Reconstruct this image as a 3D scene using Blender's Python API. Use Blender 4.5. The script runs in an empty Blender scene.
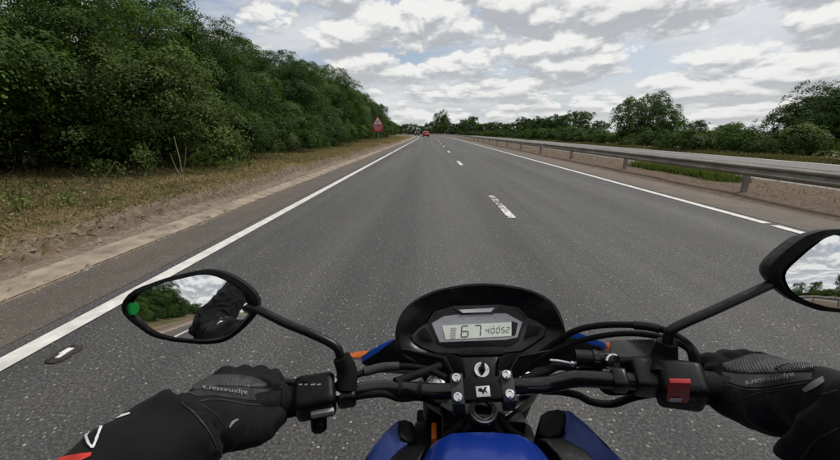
import bpy, bmesh, math, random
import numpy as np
from mathutils import Vector, Matrix, noise
from mathutils.bvhtree import BVHTree

# ------------------------------------------------------------------ camera, sky, sun, exposure
S = bpy.context.scene
COL = S.collection
F_PX, CX, CY = 355.0, 420.0, 230.0           # focal length and centre in photograph pixels (840 x 460)
PITCH, YAW = math.atan(98 / F_PX), math.radians(1.556)
CAM_H = 1.275
cam_d = bpy.data.cameras.new('camera')
cam_d.sensor_width = 36.0
cam_d.lens = F_PX / 840.0 * 36.0
cam_d.clip_start = 0.02
cam_d.clip_end = 6000
cam = bpy.data.objects.new('camera', cam_d)
COL.objects.link(cam)
cam.location = (0, 0, CAM_H)
cam.rotation_euler = (math.pi / 2 - PITCH, 0, YAW)
S.camera = cam
S.render.resolution_x, S.render.resolution_y = 1024, 561
CAM_M = cam.rotation_euler.to_matrix()
CAM_P = Vector(cam.location)

SKY_O = 27.9
SUN_EL, SUN_AZ = math.radians(54), math.radians(62)     # azimuth measured from straight ahead towards the right
S.view_settings.view_transform = 'Standard'
S.view_settings.look = 'None'
S.view_settings.gamma = 1.0
S.view_settings.exposure = 0.18
S.view_settings.use_curve_mapping = False
S.cycles.use_denoising = True
S.cycles.max_bounces = 5
S.cycles.transparent_max_bounces = 8
S.cycles.caustics_reflective = False
S.cycles.caustics_refractive = False

world = bpy.data.worlds.new('World')
S.world = world
world.use_nodes = True
world.cycles.sampling_method = 'MANUAL'
world.cycles.sample_map_resolution = 256


def sky_nodes():
    nt = world.node_tree
    nt.nodes.clear()
    N, L = nt.nodes.new, nt.links.new
    out = N('ShaderNodeOutputWorld')
    bg_sky = N('ShaderNodeBackground'); bg_sky.inputs[1].default_value = 0.10
    sky = N('ShaderNodeTexSky'); sky.sky_type = 'NISHITA'; sky.sun_disc = False
    sky.sun_elevation = SUN_EL; sky.sun_rotation = SUN_AZ
    sky.air_density = 1.0; sky.dust_density = 1.5; sky.ozone_density = 1.0
    L(sky.outputs[0], bg_sky.inputs[0])
    tc = N('ShaderNodeTexCoord')
    sep = N('ShaderNodeSeparateXYZ'); L(tc.outputs['Generated'], sep.inputs[0])

    def m(op, a, b=None, c=None, clamp=False):
        n = N('ShaderNodeMath'); n.operation = op; n.use_clamp = clamp
        for i, v in enumerate((a, b, c)):
            if v is None: continue
            if isinstance(v, (int, float)): n.inputs[i].default_value = v
            else: L(v, n.inputs[i])
        return n.outputs[0]

    def ramp(v, a, b, lo=0.0, hi=1.0):
        n = N('ShaderNodeMapRange'); n.interpolation_type = 'SMOOTHSTEP'
        L(v, n.inputs[0]); n.inputs[1].default_value = a; n.inputs[2].default_value = b
        n.inputs[3].default_value = lo; n.inputs[4].default_value = hi
        return n.outputs[0]
    zc = m('MAXIMUM', sep.outputs[2], 0.0)
    hor = m('SQRT', m('MAXIMUM', m('SUBTRACT', 1.0, m('MULTIPLY', sep.outputs[2], sep.outputs[2])), 0.0001))
    cxn, cyn = m('DIVIDE', sep.outputs[0], hor), m('DIVIDE', sep.outputs[1], hor)
    lev = m('LOGARITHM', m('ADD', zc, 0.16), math.e)          # cloud rows crowd together towards the horizon

    def vec(dz, k, kz, o):
        c = N('ShaderNodeCombineXYZ')
        L(m('ADD', m('MULTIPLY', cxn, k), o), c.inputs[0]); L(m('MULTIPLY', cyn, k), c.inputs[1])
        L(m('MULTIPLY', m('ADD', lev, dz), kz), c.inputs[2])
        return c.outputs[0]

    def fbm(v, scale, detail, rough):
        n = N('ShaderNodeTexNoise'); L(v, n.inputs['Vector'])
        n.inputs['Scale'].default_value = scale; n.inputs['Detail'].default_value = detail
        n.inputs['Roughness'].default_value = rough; n.inputs['Lacunarity'].default_value = 2.15
        return n

    def density(dz):
        v = vec(dz, 3.1, 2.5, SKY_O)
        wob = fbm(v, 2.2, 4, 0.55)
        add = N('ShaderNodeVectorMath'); add.operation = 'MULTIPLY_ADD'
        L(wob.outputs['Color'], add.inputs[0]); add.inputs[1].default_value = (0.30, 0.30, 0.30); L(v, add.inputs[2])
        n = N('ShaderNodeTexVoronoi'); n.feature = 'F1'; n.normalize = True
        L(add.outputs[0], n.inputs['Vector']); n.inputs['Scale'].default_value = 1.9
        n.inputs['Detail'].default_value = 3.0; n.inputs['Roughness'].default_value = 0.48; n.inputs['Lacunarity'].default_value = 2.4
        return m('ADD', m('MULTIPLY', m('SUBTRACT', 1.0, n.outputs['Distance']), 0.84), m('MULTIPLY', fbm(v, 1.2, 5, 0.45).outputs[0], 0.30))
    base, above = density(0.0), density(0.058)
    wide = fbm(vec(0.0, 0.8, 0.8, SKY_O + 5), 0.8, 3, 0.5).outputs[0]
    cover = m('ADD', base, m('MULTIPLY', m('SUBTRACT', wide, 0.5), 0.5))
    mask = ramp(cover, 0.63, 0.69)
    lit = ramp(m('SUBTRACT', base, above), -0.062, 0.075)
    thick = ramp(cover, 0.72, 0.92)
    fine = fbm(vec(0.0, 2.1, 2.4, 9.0), 7.0, 5, 0.6).outputs[0]
    shade = m('ADD', m('MULTIPLY', lit, 0.80), m('MULTIPLY', m('SUBTRACT', fine, 0.5), 0.20))
    shade = m('SUBTRACT', m('ADD', shade, 0.26), m('MULTIPLY', thick, 0.13), None, True)
    cr = N('ShaderNodeValToRGB'); L(shade, cr.inputs[0])
    e = cr.color_ramp.elements
    e[0].position = 0.0; e[0].color = (0.31, 0.322, 0.345, 1)
    e[1].position = 1.0; e[1].color = (0.79, 0.785, 0.765, 1)
    k = e.new(0.45); k.color = (0.50, 0.51, 0.525, 1)
    # thin high veil between the heaps, with a few blue holes
    veil_n = fbm(vec(0.0, 1.3, 2.2, 3.0), 1.6, 5, 0.55).outputs[0]
    hz = ramp(sep.outputs[2], 0.0, 0.20, 1.0, 0.0)
    mixh = N('ShaderNodeMix'); mixh.data_type = 'RGBA'
    L(m('MULTIPLY', hz, 0.30), mixh.inputs[0]); L(cr.outputs[0], mixh.inputs[6])
    mixh.inputs[7].default_value = (0.62, 0.63, 0.645, 1)
    veil = N('ShaderNodeMix'); veil.data_type = 'RGBA'
    L(mask, veil.inputs[0])
    vr = N('ShaderNodeValToRGB'); L(veil_n, vr.inputs[0])
    vr.color_ramp.elements[0].position = 0.35; vr.color_ramp.elements[0].color = (0.44, 0.47, 0.52, 1)
    vr.color_ramp.elements[1].position = 0.68; vr.color_ramp.elements[1].color = (0.66, 0.67, 0.685, 1)
    L(vr.outputs[0], veil.inputs[6]); L(mixh.outputs[2], veil.inputs[7])
    bg_cl = N('ShaderNodeBackground'); L(veil.outputs[2], bg_cl.inputs[0]); bg_cl.inputs[1].default_value = 1.0
    mask2 = m('MAXIMUM', m('MULTIPLY', mask, 0.97), hz)
    mask2 = m('MAXIMUM', mask2, ramp(veil_n, 0.36, 0.58, 0.20, 0.94))
    mx = N('ShaderNodeMixShader'); L(mask2, mx.inputs[0]); L(bg_sky.outputs[0], mx.inputs[1]); L(bg_cl.outputs[0], mx.inputs[2])
    L(mx.outputs[0], out.inputs[0])


sky_nodes()
sun_d = bpy.data.lights.new('sun', 'SUN')
sun_d.energy = 2.4; sun_d.angle = math.radians(12); sun_d.color = (1.0, 0.96, 0.90)
sun = bpy.data.objects.new('sun', sun_d); COL.objects.link(sun)
sd = Vector((math.sin(SUN_AZ) * math.cos(SUN_EL), math.cos(SUN_AZ) * math.cos(SUN_EL), math.sin(SUN_EL)))
sun.rotation_euler = (-sd).to_track_quat('-Z', 'Y').to_euler()
sun.location = (0, 0, 40)


# ------------------------------------------------------------------ helpers
def ray(px, py):
    return (CAM_M @ Vector(((px - CX) / F_PX, -(py - CY) / F_PX, -1.0)))


def P(px, py, Y):
    """point on the sight line of a photograph pixel at distance Y ahead"""
    d = ray(px, py)
    return CAM_P + d * (Y / d.y)


def PZ(px, py, z):
    d = ray(px, py)
    return CAM_P + d * ((z - CAM_P.z) / d.z)


def PP(px, py, p0, n):
    d = ray(px, py)
    return CAM_P + d * ((p0 - CAM_P).dot(n) / d.dot(n))


def link(o, parent=None):
    COL.objects.link(o)
    if parent is not None:
        o.parent = parent
        if parent.type == 'EMPTY' and '_abs' in parent:
            o.matrix_parent_inverse = Matrix.Translation(-parent.location)
    return o


def mesh_obj(name, verts, faces, mat, parent=None, smooth=False):
    me = bpy.data.meshes.new(name)
    me.from_pydata([tuple(v) for v in verts], [], faces)
    me.validate(verbose=False)
    if mat is not None: me.materials.append(mat)
    if smooth: me.shade_smooth()
    me.update()
    return link(bpy.data.objects.new(name, me), parent)


def bm_obj(name, bm, mat, parent=None, smooth=False, bevel=0.0, seg=2, flip=True):
    if bevel > 0:
        bmesh.ops.recalc_face_normals(bm, faces=bm.faces)
        bmesh.ops.bevel(bm, geom=[e for e in bm.edges if len(e.link_faces) == 2 and e.calc_face_angle(0) > 0.45], offset=bevel, segments=seg, affect='EDGES', profile=0.6, clamp_overlap=True)
    if flip: bmesh.ops.recalc_face_normals(bm, faces=bm.faces)
    me = bpy.data.meshes.new(name)
    bm.to_mesh(me); bm.free()
    me.materials.append(mat)
    if smooth:
        me.shade_smooth()
        try: me.set_sharp_from_angle(angle=math.radians(42))
        except Exception: pass
    return link(bpy.data.objects.new(name, me), parent)


def empty(name, loc, label=None, cat=None, group=None, absolute=False):
    o = bpy.data.objects.new(name, None)
    o.empty_display_size = 0.1
    o.location = loc
    COL.objects.link(o)
    if absolute: o['_abs'] = 1
    tag(o, label, cat, group)
    return o


def tag(o, label=None, cat=None, group=None, kind=None):
    if label: o['label'] = label
    if cat: o['category'] = cat
    if group: o['group'] = group
    if kind: o['kind'] = kind
    return o


def bm_box(bm, c, size, ax=None):
    """box at c, size (x, y, z) along axes ax"""
    ax = ax or (Vector((1, 0, 0)), Vector((0, 1, 0)), Vector((0, 0, 1)))
    c = Vector(c); vs = []
    for i in (-1, 1):
        for j in (-1, 1):
            for k in (-1, 1):
                vs.append(bm.verts.new(c + ax[0] * (i * size[0] / 2) + ax[1] * (j * size[1] / 2) + ax[2] * (k * size[2] / 2)))
    for f in ((0, 1, 3, 2), (4, 6, 7, 5), (0, 4, 5, 1), (2, 3, 7, 6), (0, 2, 6, 4), (1, 5, 7, 3)):
        bm.faces.new([vs[a] for a in f])
    return vs


def box(name, c, size, mat, parent=None, ax=None, bevel=0.002, seg=2):
    bm = bmesh.new(); bm_box(bm, c, size, ax)
    return bm_obj(name, bm, mat, parent, smooth=bevel > 0, bevel=bevel, seg=seg)


def resample(pts, n):
    """Catmull-Rom through pts (Vectors)"""
    pts = [Vector(p) for p in pts]
    if len(pts) == 2:
        return [pts[0].lerp(pts[1], i / (n - 1)) for i in range(n)]
    e = [pts[0] * 2 - pts[1]] + pts + [pts[-1] * 2 - pts[-2]]
    res = []
    m_ = len(pts) - 1
    for i in range(n):
        t = i / (n - 1) * m_
        k = min(int(t), m_ - 1); t -= k
        a, b, c, d = e[k:k + 4]
        res.append(0.5 * ((2 * b) + (c - a) * t + (2 * a - 5 * b + 4 * c - d) * t * t + (3 * b - a - 3 * c + d) * t ** 3))
    return res


def interp_list(vals, n):
    return [float(np.interp(i / (n - 1) * (len(vals) - 1), range(len(vals)), vals)) for i in range(n)]


def bm_tube(bm, pts, radii, seg=10, round_cap=False, flat=1.0):
    pts = [Vector(p) for p in pts]
    n = len(pts)
    if isinstance(radii, (int, float)): radii = [radii] * n
    pts2, rad2 = list(pts), list(radii)
    if round_cap:
        a = (pts[0] - pts[1]).normalized(); b = (pts[-1] - pts[-2]).normalized()
        pre, prer, post, postr = [], [], [], []
        for t in (80, 55, 28):
            c_, s_ = math.cos(math.radians(t)), math.sin(math.radians(t))
            pre.append(pts[0] + a * radii[0] * s_); prer.append(radii[0] * c_)
        for t in (28, 55, 80):
            c_, s_ = math.cos(math.radians(t)), math.sin(math.radians(t))
            post.append(pts[-1] + b * radii[-1] * s_); postr.append(radii[-1] * c_)
        pts2 = pre + pts + post; rad2 = prer + list(radii) + postr
    rings = []
    up = None
    for i, p in enumerate(pts2):
        t = (pts2[min(i + 1, len(pts2) - 1)] - pts2[max(i - 1, 0)]).normalized()
        if up is None:
            up = Vector((0, 0, 1)) if abs(t.z) < 0.9 else Vector((0, 1, 0))
        up = (up - t * up.dot(t)).normalized()
        sd_ = t.cross(up)
        rings.append([bm.verts.new(p + (sd_ * math.cos(2 * math.pi * k / seg) + up * flat * math.sin(2 * math.pi * k / seg)) * rad2[i]) for k in range(seg)])
    for a, b in zip(rings, rings[1:]):
        for k in range(seg):
            bm.faces.new((a[k], a[(k + 1) % seg], b[(k + 1) % seg], b[k]))
    bm.faces.new(list(reversed(rings[0]))); bm.faces.new(rings[-1])


def tube(name, pts, r, mat, parent=None, seg=10, n=None, cap=False):
    bm = bmesh.new()
    if n:
        if not isinstance(r, (int, float)): r = interp_list(r, n)
        pts = resample(pts, n)
    bm_tube(bm, pts, r, seg, cap)
    return bm_obj(name, bm, mat, parent, smooth=True)


def prism(name, poly, ext, mat, parent=None, bevel=0.0, smooth=True, seg=2):
    """poly: world points, ext: extrusion vector"""
    bm = bmesh.new()
    ext = Vector(ext)
    a = [bm.verts.new(Vector(p)) for p in poly]
    b = [bm.verts.new(Vector(p) + ext) for p in poly]
    n = len(a)
    bm.faces.new(a); bm.faces.new(list(reversed(b)))
    for i in range(n):
        bm.faces.new((a[i], b[i], b[(i + 1) % n], a[(i + 1) % n]))
    return bm_obj(name, bm, mat, parent, smooth=smooth and bevel > 0, bevel=bevel, seg=seg)


def lathe(name, c, axis, prof, mat, parent=None, seg=24):
    """prof: list of (radius, height along axis)"""
    axis = Vector(axis).normalized(); c = Vector(c)
    u = axis.orthogonal().normalized(); v = axis.cross(u)
    bm = bmesh.new(); rings = []
    for r, h in prof:
        rings.append([bm.verts.new(c + axis * h + (u * math.cos(2 * math.pi * k / seg) + v * math.sin(2 * math.pi * k / seg)) * max(r, 1e-5)) for k in range(seg)])
    for a, b in zip(rings, rings[1:]):
        for k in range(seg):
            bm.faces.new((a[k], a[(k + 1) % seg], b[(k + 1) % seg], b[k]))
    bm.faces.new(list(reversed(rings[0]))); bm.faces.new(rings[-1])
    return bm_obj(name, bm, mat, parent, smooth=True)


def copy_tree(root, loc, rotz, scale, label, group):
    r = root.copy(); COL.objects.link(r)
    r.location = loc; r.rotation_euler = (0, 0, rotz); r.scale = scale
    r['label'] = label; r['group'] = group
    for ch in root.children:
        c = ch.copy(); COL.objects.link(c); c.parent = r
    return r


# ------------------------------------------------------------------ materials
class Mat:
    def __init__(self, name):
        self.m = bpy.data.materials.new(name); self.m.use_nodes = True
        self.nt = self.m.node_tree
        self.b = self.nt.nodes['Principled BSDF']
        self.out = self.nt.nodes['Material Output']

    def n(self, t, **kw):
        x = self.nt.nodes.new(t)
        for k, v in kw.items(): setattr(x, k, v)
        return x

    def l(self, a, b): self.nt.links.new(a, b)

    def pos(self, scale=None):
        g = self.n('ShaderNodeNewGeometry')
        if scale is None: return g.outputs['Position']
        v = self.n('ShaderNodeVectorMath', operation='MULTIPLY'); self.l(g.outputs['Position'], v.inputs[0]); v.inputs[1].default_value = scale
        return v.outputs[0]

    def noise(self, vec, scale, detail=4, rough=0.55):
        x = self.n('ShaderNodeTexNoise'); self.l(vec, x.inputs['Vector'])
        x.inputs['Scale'].default_value = scale; x.inputs['Detail'].default_value = detail; x.inputs['Roughness'].default_value = rough
        return x.outputs[0]

    def ramp(self, v, stops, interp='LINEAR'):
        r = self.n('ShaderNodeValToRGB'); self.l(v, r.inputs[0]); r.color_ramp.interpolation = interp
        e = r.color_ramp.elements
        e[0].position, e[0].color = stops[0][0], (*stops[0][1], 1)
        e[1].position, e[1].color = stops[-1][0], (*stops[-1][1], 1)
        for p, c in stops[1:-1]:
            k = e.new(p); k.color = (*c, 1)
        return r.outputs[0]

    def mr(self, v, a, b, lo=0, hi=1, smooth=True):
        r = self.n('ShaderNodeMapRange'); r.interpolation_type = 'SMOOTHSTEP' if smooth else 'LINEAR'
        self.l(v, r.inputs[0])
        for i, q in enumerate((a, b, lo, hi)): r.inputs[i + 1].default_value = q
        return r.outputs[0]

    def mix(self, f, a, b, blend='MIX'):
        x = self.n('ShaderNodeMix', data_type='RGBA', blend_type=blend)
        for i, q in ((0, f), (6, a), (7, b)):
            if isinstance(q, (int, float)): x.inputs[i].default_value = q
            elif isinstance(q, tuple): x.inputs[i].default_value = (*q, 1)
            else: self.l(q, x.inputs[i])
        return x.outputs[2]

    def math(self, op, a, b=0.0, clamp=False):
        x = self.n('ShaderNodeMath', operation=op); x.use_clamp = clamp
        for i, q in enumerate((a, b)):
            if isinstance(q, (int, float)): x.inputs[i].default_value = q
            else: self.l(q, x.inputs[i])
        return x.outputs[0]

    def attr(self, name):
        a = self.n('ShaderNodeAttribute'); a.attribute_name = name
        return a

    def bump(self, h, strength=0.3, dist=0.01):
        x = self.n('ShaderNodeBump'); self.l(h, x.inputs['Height']); x.inputs['Strength'].default_value = strength; x.inputs['Distance'].default_value = dist
        self.l(x.outputs[0], self.b.inputs['Normal'])

    def set(self, col=None, rough=None, metal=None, **kw):
        for k, v in (('Base Color', col), ('Roughness', rough), ('Metallic', metal)):
            if v is None: continue
            if isinstance(v, tuple): self.b.inputs[k].default_value = (*v, 1)
            elif isinstance(v, (int, float)): self.b.inputs[k].default_value = v
            else: self.l(v, self.b.inputs[k])
        for k, v in kw.items(): self.b.inputs[k.replace('_', ' ')].default_value = v
        return self


def simple(name, col, rough=0.5, metal=0.0, var=0.15, scale=40.0, bump=0.0, bscale=600.0, rvar=0.08, **kw):
    """plain coloured material with a little uneven tone, gloss and grain"""
    m = Mat(name)
    nz = m.noise(m.pos(), scale, 5)
    c2 = tuple(min(1, c * (1 + var) + 0.002) for c in col); c1 = tuple(c * (1 - var) for c in col)
    m.set(m.ramp(nz, [(0.3, c1), (0.7, c2)]), None, metal, **kw)
    m.l(m.mr(m.noise(m.pos(), scale * 2.3, 4), 0.3, 0.7, max(0.02, rough - rvar), min(1, rough + rvar)), m.b.inputs['Roughness'])
    if bump: m.bump(m.noise(m.pos(), bscale, 3), bump, 0.002)
    return m.m


M = {}


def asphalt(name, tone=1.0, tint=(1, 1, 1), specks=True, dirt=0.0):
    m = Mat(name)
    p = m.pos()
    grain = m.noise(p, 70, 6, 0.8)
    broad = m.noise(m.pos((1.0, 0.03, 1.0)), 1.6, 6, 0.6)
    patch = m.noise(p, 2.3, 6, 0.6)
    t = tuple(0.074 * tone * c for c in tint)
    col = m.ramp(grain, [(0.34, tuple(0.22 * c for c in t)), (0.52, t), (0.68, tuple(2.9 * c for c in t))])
    col = m.mix(m.mr(broad, 0.36, 0.64, 0.0, 0.8), col, m.mix(1.0, col, (0.66, 0.66, 0.67), 'MULTIPLY'))
    col = m.mix(m.mr(patch, 0.4, 0.75, 0, 0.4), col, m.mix(1.0, col, (1.35, 1.27, 1.18), 'MULTIPLY'))
    # paler polished wheel tracks, darker strip between them
    la = m.attr('lat').outputs['Fac']
    w = m.math('SINE', m.math('MULTIPLY', la, 3.6))
    col = m.mix(m.mr(w, -1, 1, 0.0, 0.55), col, m.mix(1.0, col, (1.30, 1.29, 1.28), 'MULTIPLY'))
    seam = m.math('ABSOLUTE', m.math('ADD', m.math('SUBTRACT', la, 1.62), m.math('MULTIPLY', m.math('SUBTRACT', m.noise(p, 0.9, 6, 0.7), 0.5), 0.16)))
    col = m.mix(m.mr(seam, 0.004, 0.016, 0.22, 0.0), col, (0.022, 0.021, 0.021))
    v = m.n('ShaderNodeTexVoronoi'); m.l(p, v.inputs['Vector']); v.inputs['Scale'].default_value = 44
    sep = m.n('ShaderNodeSeparateColor'); m.l(v.outputs['Color'], sep.inputs[0])
    pick = m.math('GREATER_THAN', sep.outputs[0], 0.45)
    near = m.mr(v.outputs['Distance'], 0.16, 0.36, 1, 0)
    fk = m.math('MULTIPLY', m.math('MULTIPLY', pick, near), m.math('ADD', 0.16, m.math('MULTIPLY', m.math('POWER', sep.outputs[1], 5.0), 0.84)))
    if specks: col = m.mix(fk, col, (0.42, 0.40, 0.36))
    if dirt:
        d = m.noise(p, 1.7, 8, 0.65)
        col = m.mix(m.mr(d, 0.35, 0.75, dirt * 0.35, dirt), col, (0.17, 0.13, 0.095))
    m.set(col, m.mr(grain, 0.3, 0.7, 0.72, 0.9), 0.0, Specular_IOR_Level=0.42)
    h = m.math('ADD', grain, m.math('MULTIPLY', near, 0.5))
    m.bump(h, 0.8, 0.008)
    return m.m


M['asphalt'] = asphalt('asphalt')
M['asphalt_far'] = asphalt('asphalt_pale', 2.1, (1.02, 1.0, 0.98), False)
M['asphalt_edge'] = asphalt('asphalt_dusty', 0.92, (1.05, 0.98, 0.92), True, 0.5)
M['asphalt_red'] = asphalt('asphalt_brown', 0.95, (1.08, 0.98, 0.9), True, 0.75)


def paint():
    m = Mat('road_paint')
    p = m.pos()
    wear = m.noise(p, 17, 6, 0.7)
    big = m.noise(p, 2.6, 3, 0.5)
    wv = m.attr('wear').outputs['Fac']
    mask = m.mr(m.math('ADD', m.math('ADD', m.math('MULTIPLY', wear, 0.7), m.math('MULTIPLY', big, 0.4)), wv), 0.70, 0.78)
    white = m.ramp(m.noise(p, 9, 5), [(0.3, (0.48, 0.46, 0.43)), (0.7, (0.72, 0.70, 0.67))])
    m.set(m.mix(mask, white, (0.062, 0.059, 0.055)), 0.7, 0.0, Specular_IOR_Level=0.3)
    m.bump(wear, 0.3, 0.004)
    return m.m


M['paint'] = paint()


def ground_mat():
    m = Mat('verge_soil')
    p = m.pos()
    la = m.attr('lat').outputs['Fac']
    n1 = m.noise(p, 1.6, 8, 0.62); n2 = m.noise(p, 11, 7, 0.65); n3 = m.noise(p, 60, 4, 0.6)
    soil = m.ramp(n2, [(0.25, (0.10, 0.074, 0.052)), (0.5, (0.215, 0.166, 0.122)), (0.78, (0.36, 0.295, 0.225))])
    soil = m.mix(m.mr(n3, 0.35, 0.7, 0, 0.45), soil, (0.31, 0.26, 0.20))
    litter = m.ramp(n2, [(0.28, (0.055, 0.042, 0.024)), (0.5, (0.17, 0.128, 0.068)), (0.72, (0.32, 0.24, 0.135))])
    green = m.ramp(n3, [(0.3, (0.03, 0.042, 0.014)), (0.7, (0.09, 0.105, 0.036))])
    veg = m.mix(m.mr(n1, 0.45, 0.62), litter, green)
    lan = m.math('ADD', la, m.math('MULTIPLY', m.math('SUBTRACT', n1, 0.5), 1.3))
    f_left = m.mr(lan, -4.0, -4.6, 0, 1)
    soil = m.mix(m.mr(la, 5.0, 5.6, 0, 0.82), soil, m.ramp(n2, [(0.3, (0.070, 0.049, 0.035)), (0.5, (0.118, 0.084, 0.060)), (0.72, (0.20, 0.148, 0.108))]))
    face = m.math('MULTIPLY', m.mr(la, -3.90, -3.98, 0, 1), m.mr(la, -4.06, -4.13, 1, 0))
    soil = m.mix(m.math('MULTIPLY', face, m.mr(n2, 0.3, 0.7, 0.9, 0.35)), soil, (0.125, 0.094, 0.066))  # shade on the lip's step face, painted into the soil colour as a darker band
    f_right = m.mr(lan, 15.8, 17.2, 0, 1)
    f = m.math('MAXIMUM', f_left, f_right)
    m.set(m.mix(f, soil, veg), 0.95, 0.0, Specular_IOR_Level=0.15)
    m.bump(m.math('ADD', n2, m.math('MULTIPLY', n3, 0.6)), 0.9, 0.04)
    return m.m


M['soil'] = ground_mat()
M['edging'] = simple('dusty_concrete', (0.25, 0.205, 0.155), 0.95, 0, 0.4, 5, 0.6, 40)


def leaf_mat(name, dark, light, dry=None):
    m = Mat(name)
    t = m.attr('tint').outputs['Fac']
    oi = m.n('ShaderNodeObjectInfo').outputs['Random']
    col = m.ramp(t, [(0.0, dark), (0.75, light)] + ([(1.0, dry)] if dry else [(1.0, tuple(1.25 * c for c in light))]))
    col = m.mix(m.mr(oi, 0, 1, 0.0, 0.5), col, m.mix(1.0, col, (1.15, 1.05, 0.80), 'MULTIPLY'))
    m.set(col, 0.65, 0.0, Specular_IOR_Level=0.12)
    tr = m.n('ShaderNodeBsdfTranslucent')
    m.l(m.mix(1.0, col, (1.4, 1.6, 0.7), 'MULTIPLY'), tr.inputs[0])
    mx = m.n('ShaderNodeMixShader'); mx.inputs[0].default_value = 0.20
    m.l(m.b.outputs[0], mx.inputs[1]); m.l(tr.outputs[0], mx.inputs[2]); m.l(mx.outputs[0], m.out.inputs[0])
    return m.m


M['leaf'] = leaf_mat('leaf_green', (0.022, 0.042, 0.013), (0.088, 0.150, 0.036))
M['leaf_dark'] = leaf_mat('leaf_deep_green', (0.016, 0.032, 0.012), (0.062, 0.112, 0.030))
M['leaf_olive'] = leaf_mat('leaf_olive', (0.028, 0.048, 0.016), (0.088, 0.132, 0.036))
M['leaf_weed'] = leaf_mat('leaf_weed', (0.06, 0.10, 0.03), (0.15, 0.22, 0.06))
M['grass'] = leaf_mat('grass_blade', (0.050, 0.062, 0.020), (0.24, 0.19, 0.105), (0.42, 0.345, 0.215))
M['grass_green'] = leaf_mat('grass_blade_fresh', (0.045, 0.075, 0.022), (0.12, 0.16, 0.05))
M['bark'] = simple('bark', (0.055, 0.042, 0.032), 0.9, 0, 0.5, 18, 0.6, 60)
M['twig'] = simple('dead_wood', (0.24, 0.20, 0.155), 0.85, 0, 0.3, 30, 0.3, 90)


def rail_mat():
    m = Mat('weathered_galvanised_steel')
    p = m.pos()
    n1 = m.noise(m.pos((1, 0.35, 1)), 3.5, 7, 0.65); n2 = m.noise(p, 22, 5, 0.6)
    c = m.ramp(n1, [(0.3, (0.15, 0.13, 0.11)), (0.55, (0.29, 0.27, 0.245)), (0.8, (0.42, 0.40, 0.375))])
    c = m.mix(m.mr(n2, 0.5, 0.75, 0, 0.5), c, (0.12, 0.085, 0.06))
    m.set(c, m.mr(n2, 0.3, 0.7, 0.45, 0.75), 0.35)
    m.bump(n2, 0.12, 0.004)
    return m.m


M['rail'] = rail_mat()
M['sign_red'] = simple('sign_red', (0.36, 0.016, 0.028), 0.45, 0, 0.12, 6)
M['sign_white'] = simple('sign_white', (0.75, 0.74, 0.72), 0.45, 0, 0.06, 6)
M['sign_black'] = simple('sign_black', (0.02, 0.02, 0.02), 0.45)
M['steel_grey'] = simple('grey_steel', (0.25, 0.25, 0.24), 0.5, 0.6, 0.2, 12)
M['black_plastic'] = simple('black_plastic', (0.0052, 0.0052, 0.0056), 0.40, 0, 0.25, 60, 0.10, 1400, Specular_IOR_Level=0.12)
M['black_satin'] = simple('black_satin_plastic', (0.005, 0.005, 0.0055), 0.30, 0, 0.25, 50, 0.06, 1600, 0.06, Specular_IOR_Level=0.3)
M['black_gloss'] = simple('black_gloss_paint', (0.006, 0.006, 0.007), 0.16, 0, 0.2, 60, 0, 0, 0.05)
M['black_rubber'] = simple('black_rubber', (0.007, 0.007, 0.007), 0.72, 0, 0.25, 90, 0.2, 900, Specular_IOR_Level=0.12)
M['grey_plastic'] = simple('grey_plastic', (0.045, 0.046, 0.048), 0.5, 0, 0.2, 60, 0.1, 1200, Specular_IOR_Level=0.12)
M['button_grey'] = simple('pale_grey_button', (0.36, 0.37, 0.37), 0.45, 0, 0.15, 80)
M['blue_paint'] = simple('blue_metallic_paint', (0.003, 0.026, 0.22), 0.30, 0.20, 0.10, 300, 0, 0, 0.04, Coat_Weight=0.25, Coat_Roughness=0.08)
M['blue_matt'] = simple('blue_satin_panel', (0.010, 0.030, 0.155), 0.38, 0.25, 0.1, 200, 0, 0, 0.05)
M['blue_bright'] = simple('bright_blue_trim', (0.012, 0.085, 0.50), 0.3, 0.1, 0.1, 200, 0, 0, 0.05)
M['orange_lens'] = simple('orange_lens', (0.72, 0.16, 0.02), 0.22, 0, 0.1, 100)
M['chrome'] = simple('chrome', (0.72, 0.72, 0.73), 0.13, 1.0, 0.08, 100, 0, 0, 0.05)
M['alu'] = simple('dull_aluminium', (0.55, 0.55, 0.56), 0.34, 1.0, 0.15, 80)
M['red_switch'] = simple('red_plastic_switch', (0.42, 0.018, 0.022), 0.36, 0, 0.1, 90)
M['white_print'] = simple('white_print', (0.70, 0.70, 0.70), 0.6, 0, 0.1, 90)
M['grey_print'] = simple('grey_print', (0.20, 0.205, 0.215), 0.55, 0, 0.3, 400)
M['red_print'] = simple('red_print', (0.55, 0.035, 0.025), 0.6, 0, 0.1, 90)
M['green_dot'] = simple('green_sticker', (0.01, 0.46, 0.07), 0.35, 0, 0.12, 200)
M['mirror'] = simple('mirror_glass', (0.86, 0.87, 0.88), 0.012, 1.0, 0.01, 30, 0, 0, 0.004)
M['lcd_face'] = simple('instrument_face_grey', (0.30, 0.305, 0.33), 0.16, 0, 0.08, 60, 0, 0, 0.05)
M['lcd'] = simple('lcd_pale', (0.50, 0.53, 0.48), 0.14, 0, 0.08, 90, 0, 0, 0.05, Emission_Color=(0.80, 0.84, 0.76, 1), Emission_Strength=0.12)
M['lcd_seg'] = simple('lcd_segment', (0.085, 0.092, 0.085), 0.3)
M['lcd_faint'] = simple('lcd_segment_faint', (0.34, 0.33, 0.35), 0.3)
M['lamp_pale'] = simple('pale_lamp_lens', (0.55, 0.56, 0.58), 0.2)
M['car_red'] = simple('red_car_paint', (0.50, 0.02, 0.025), 0.25, 0, 0.06, 3, 0, 0, 0.04, Coat_Weight=0.7)
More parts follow.
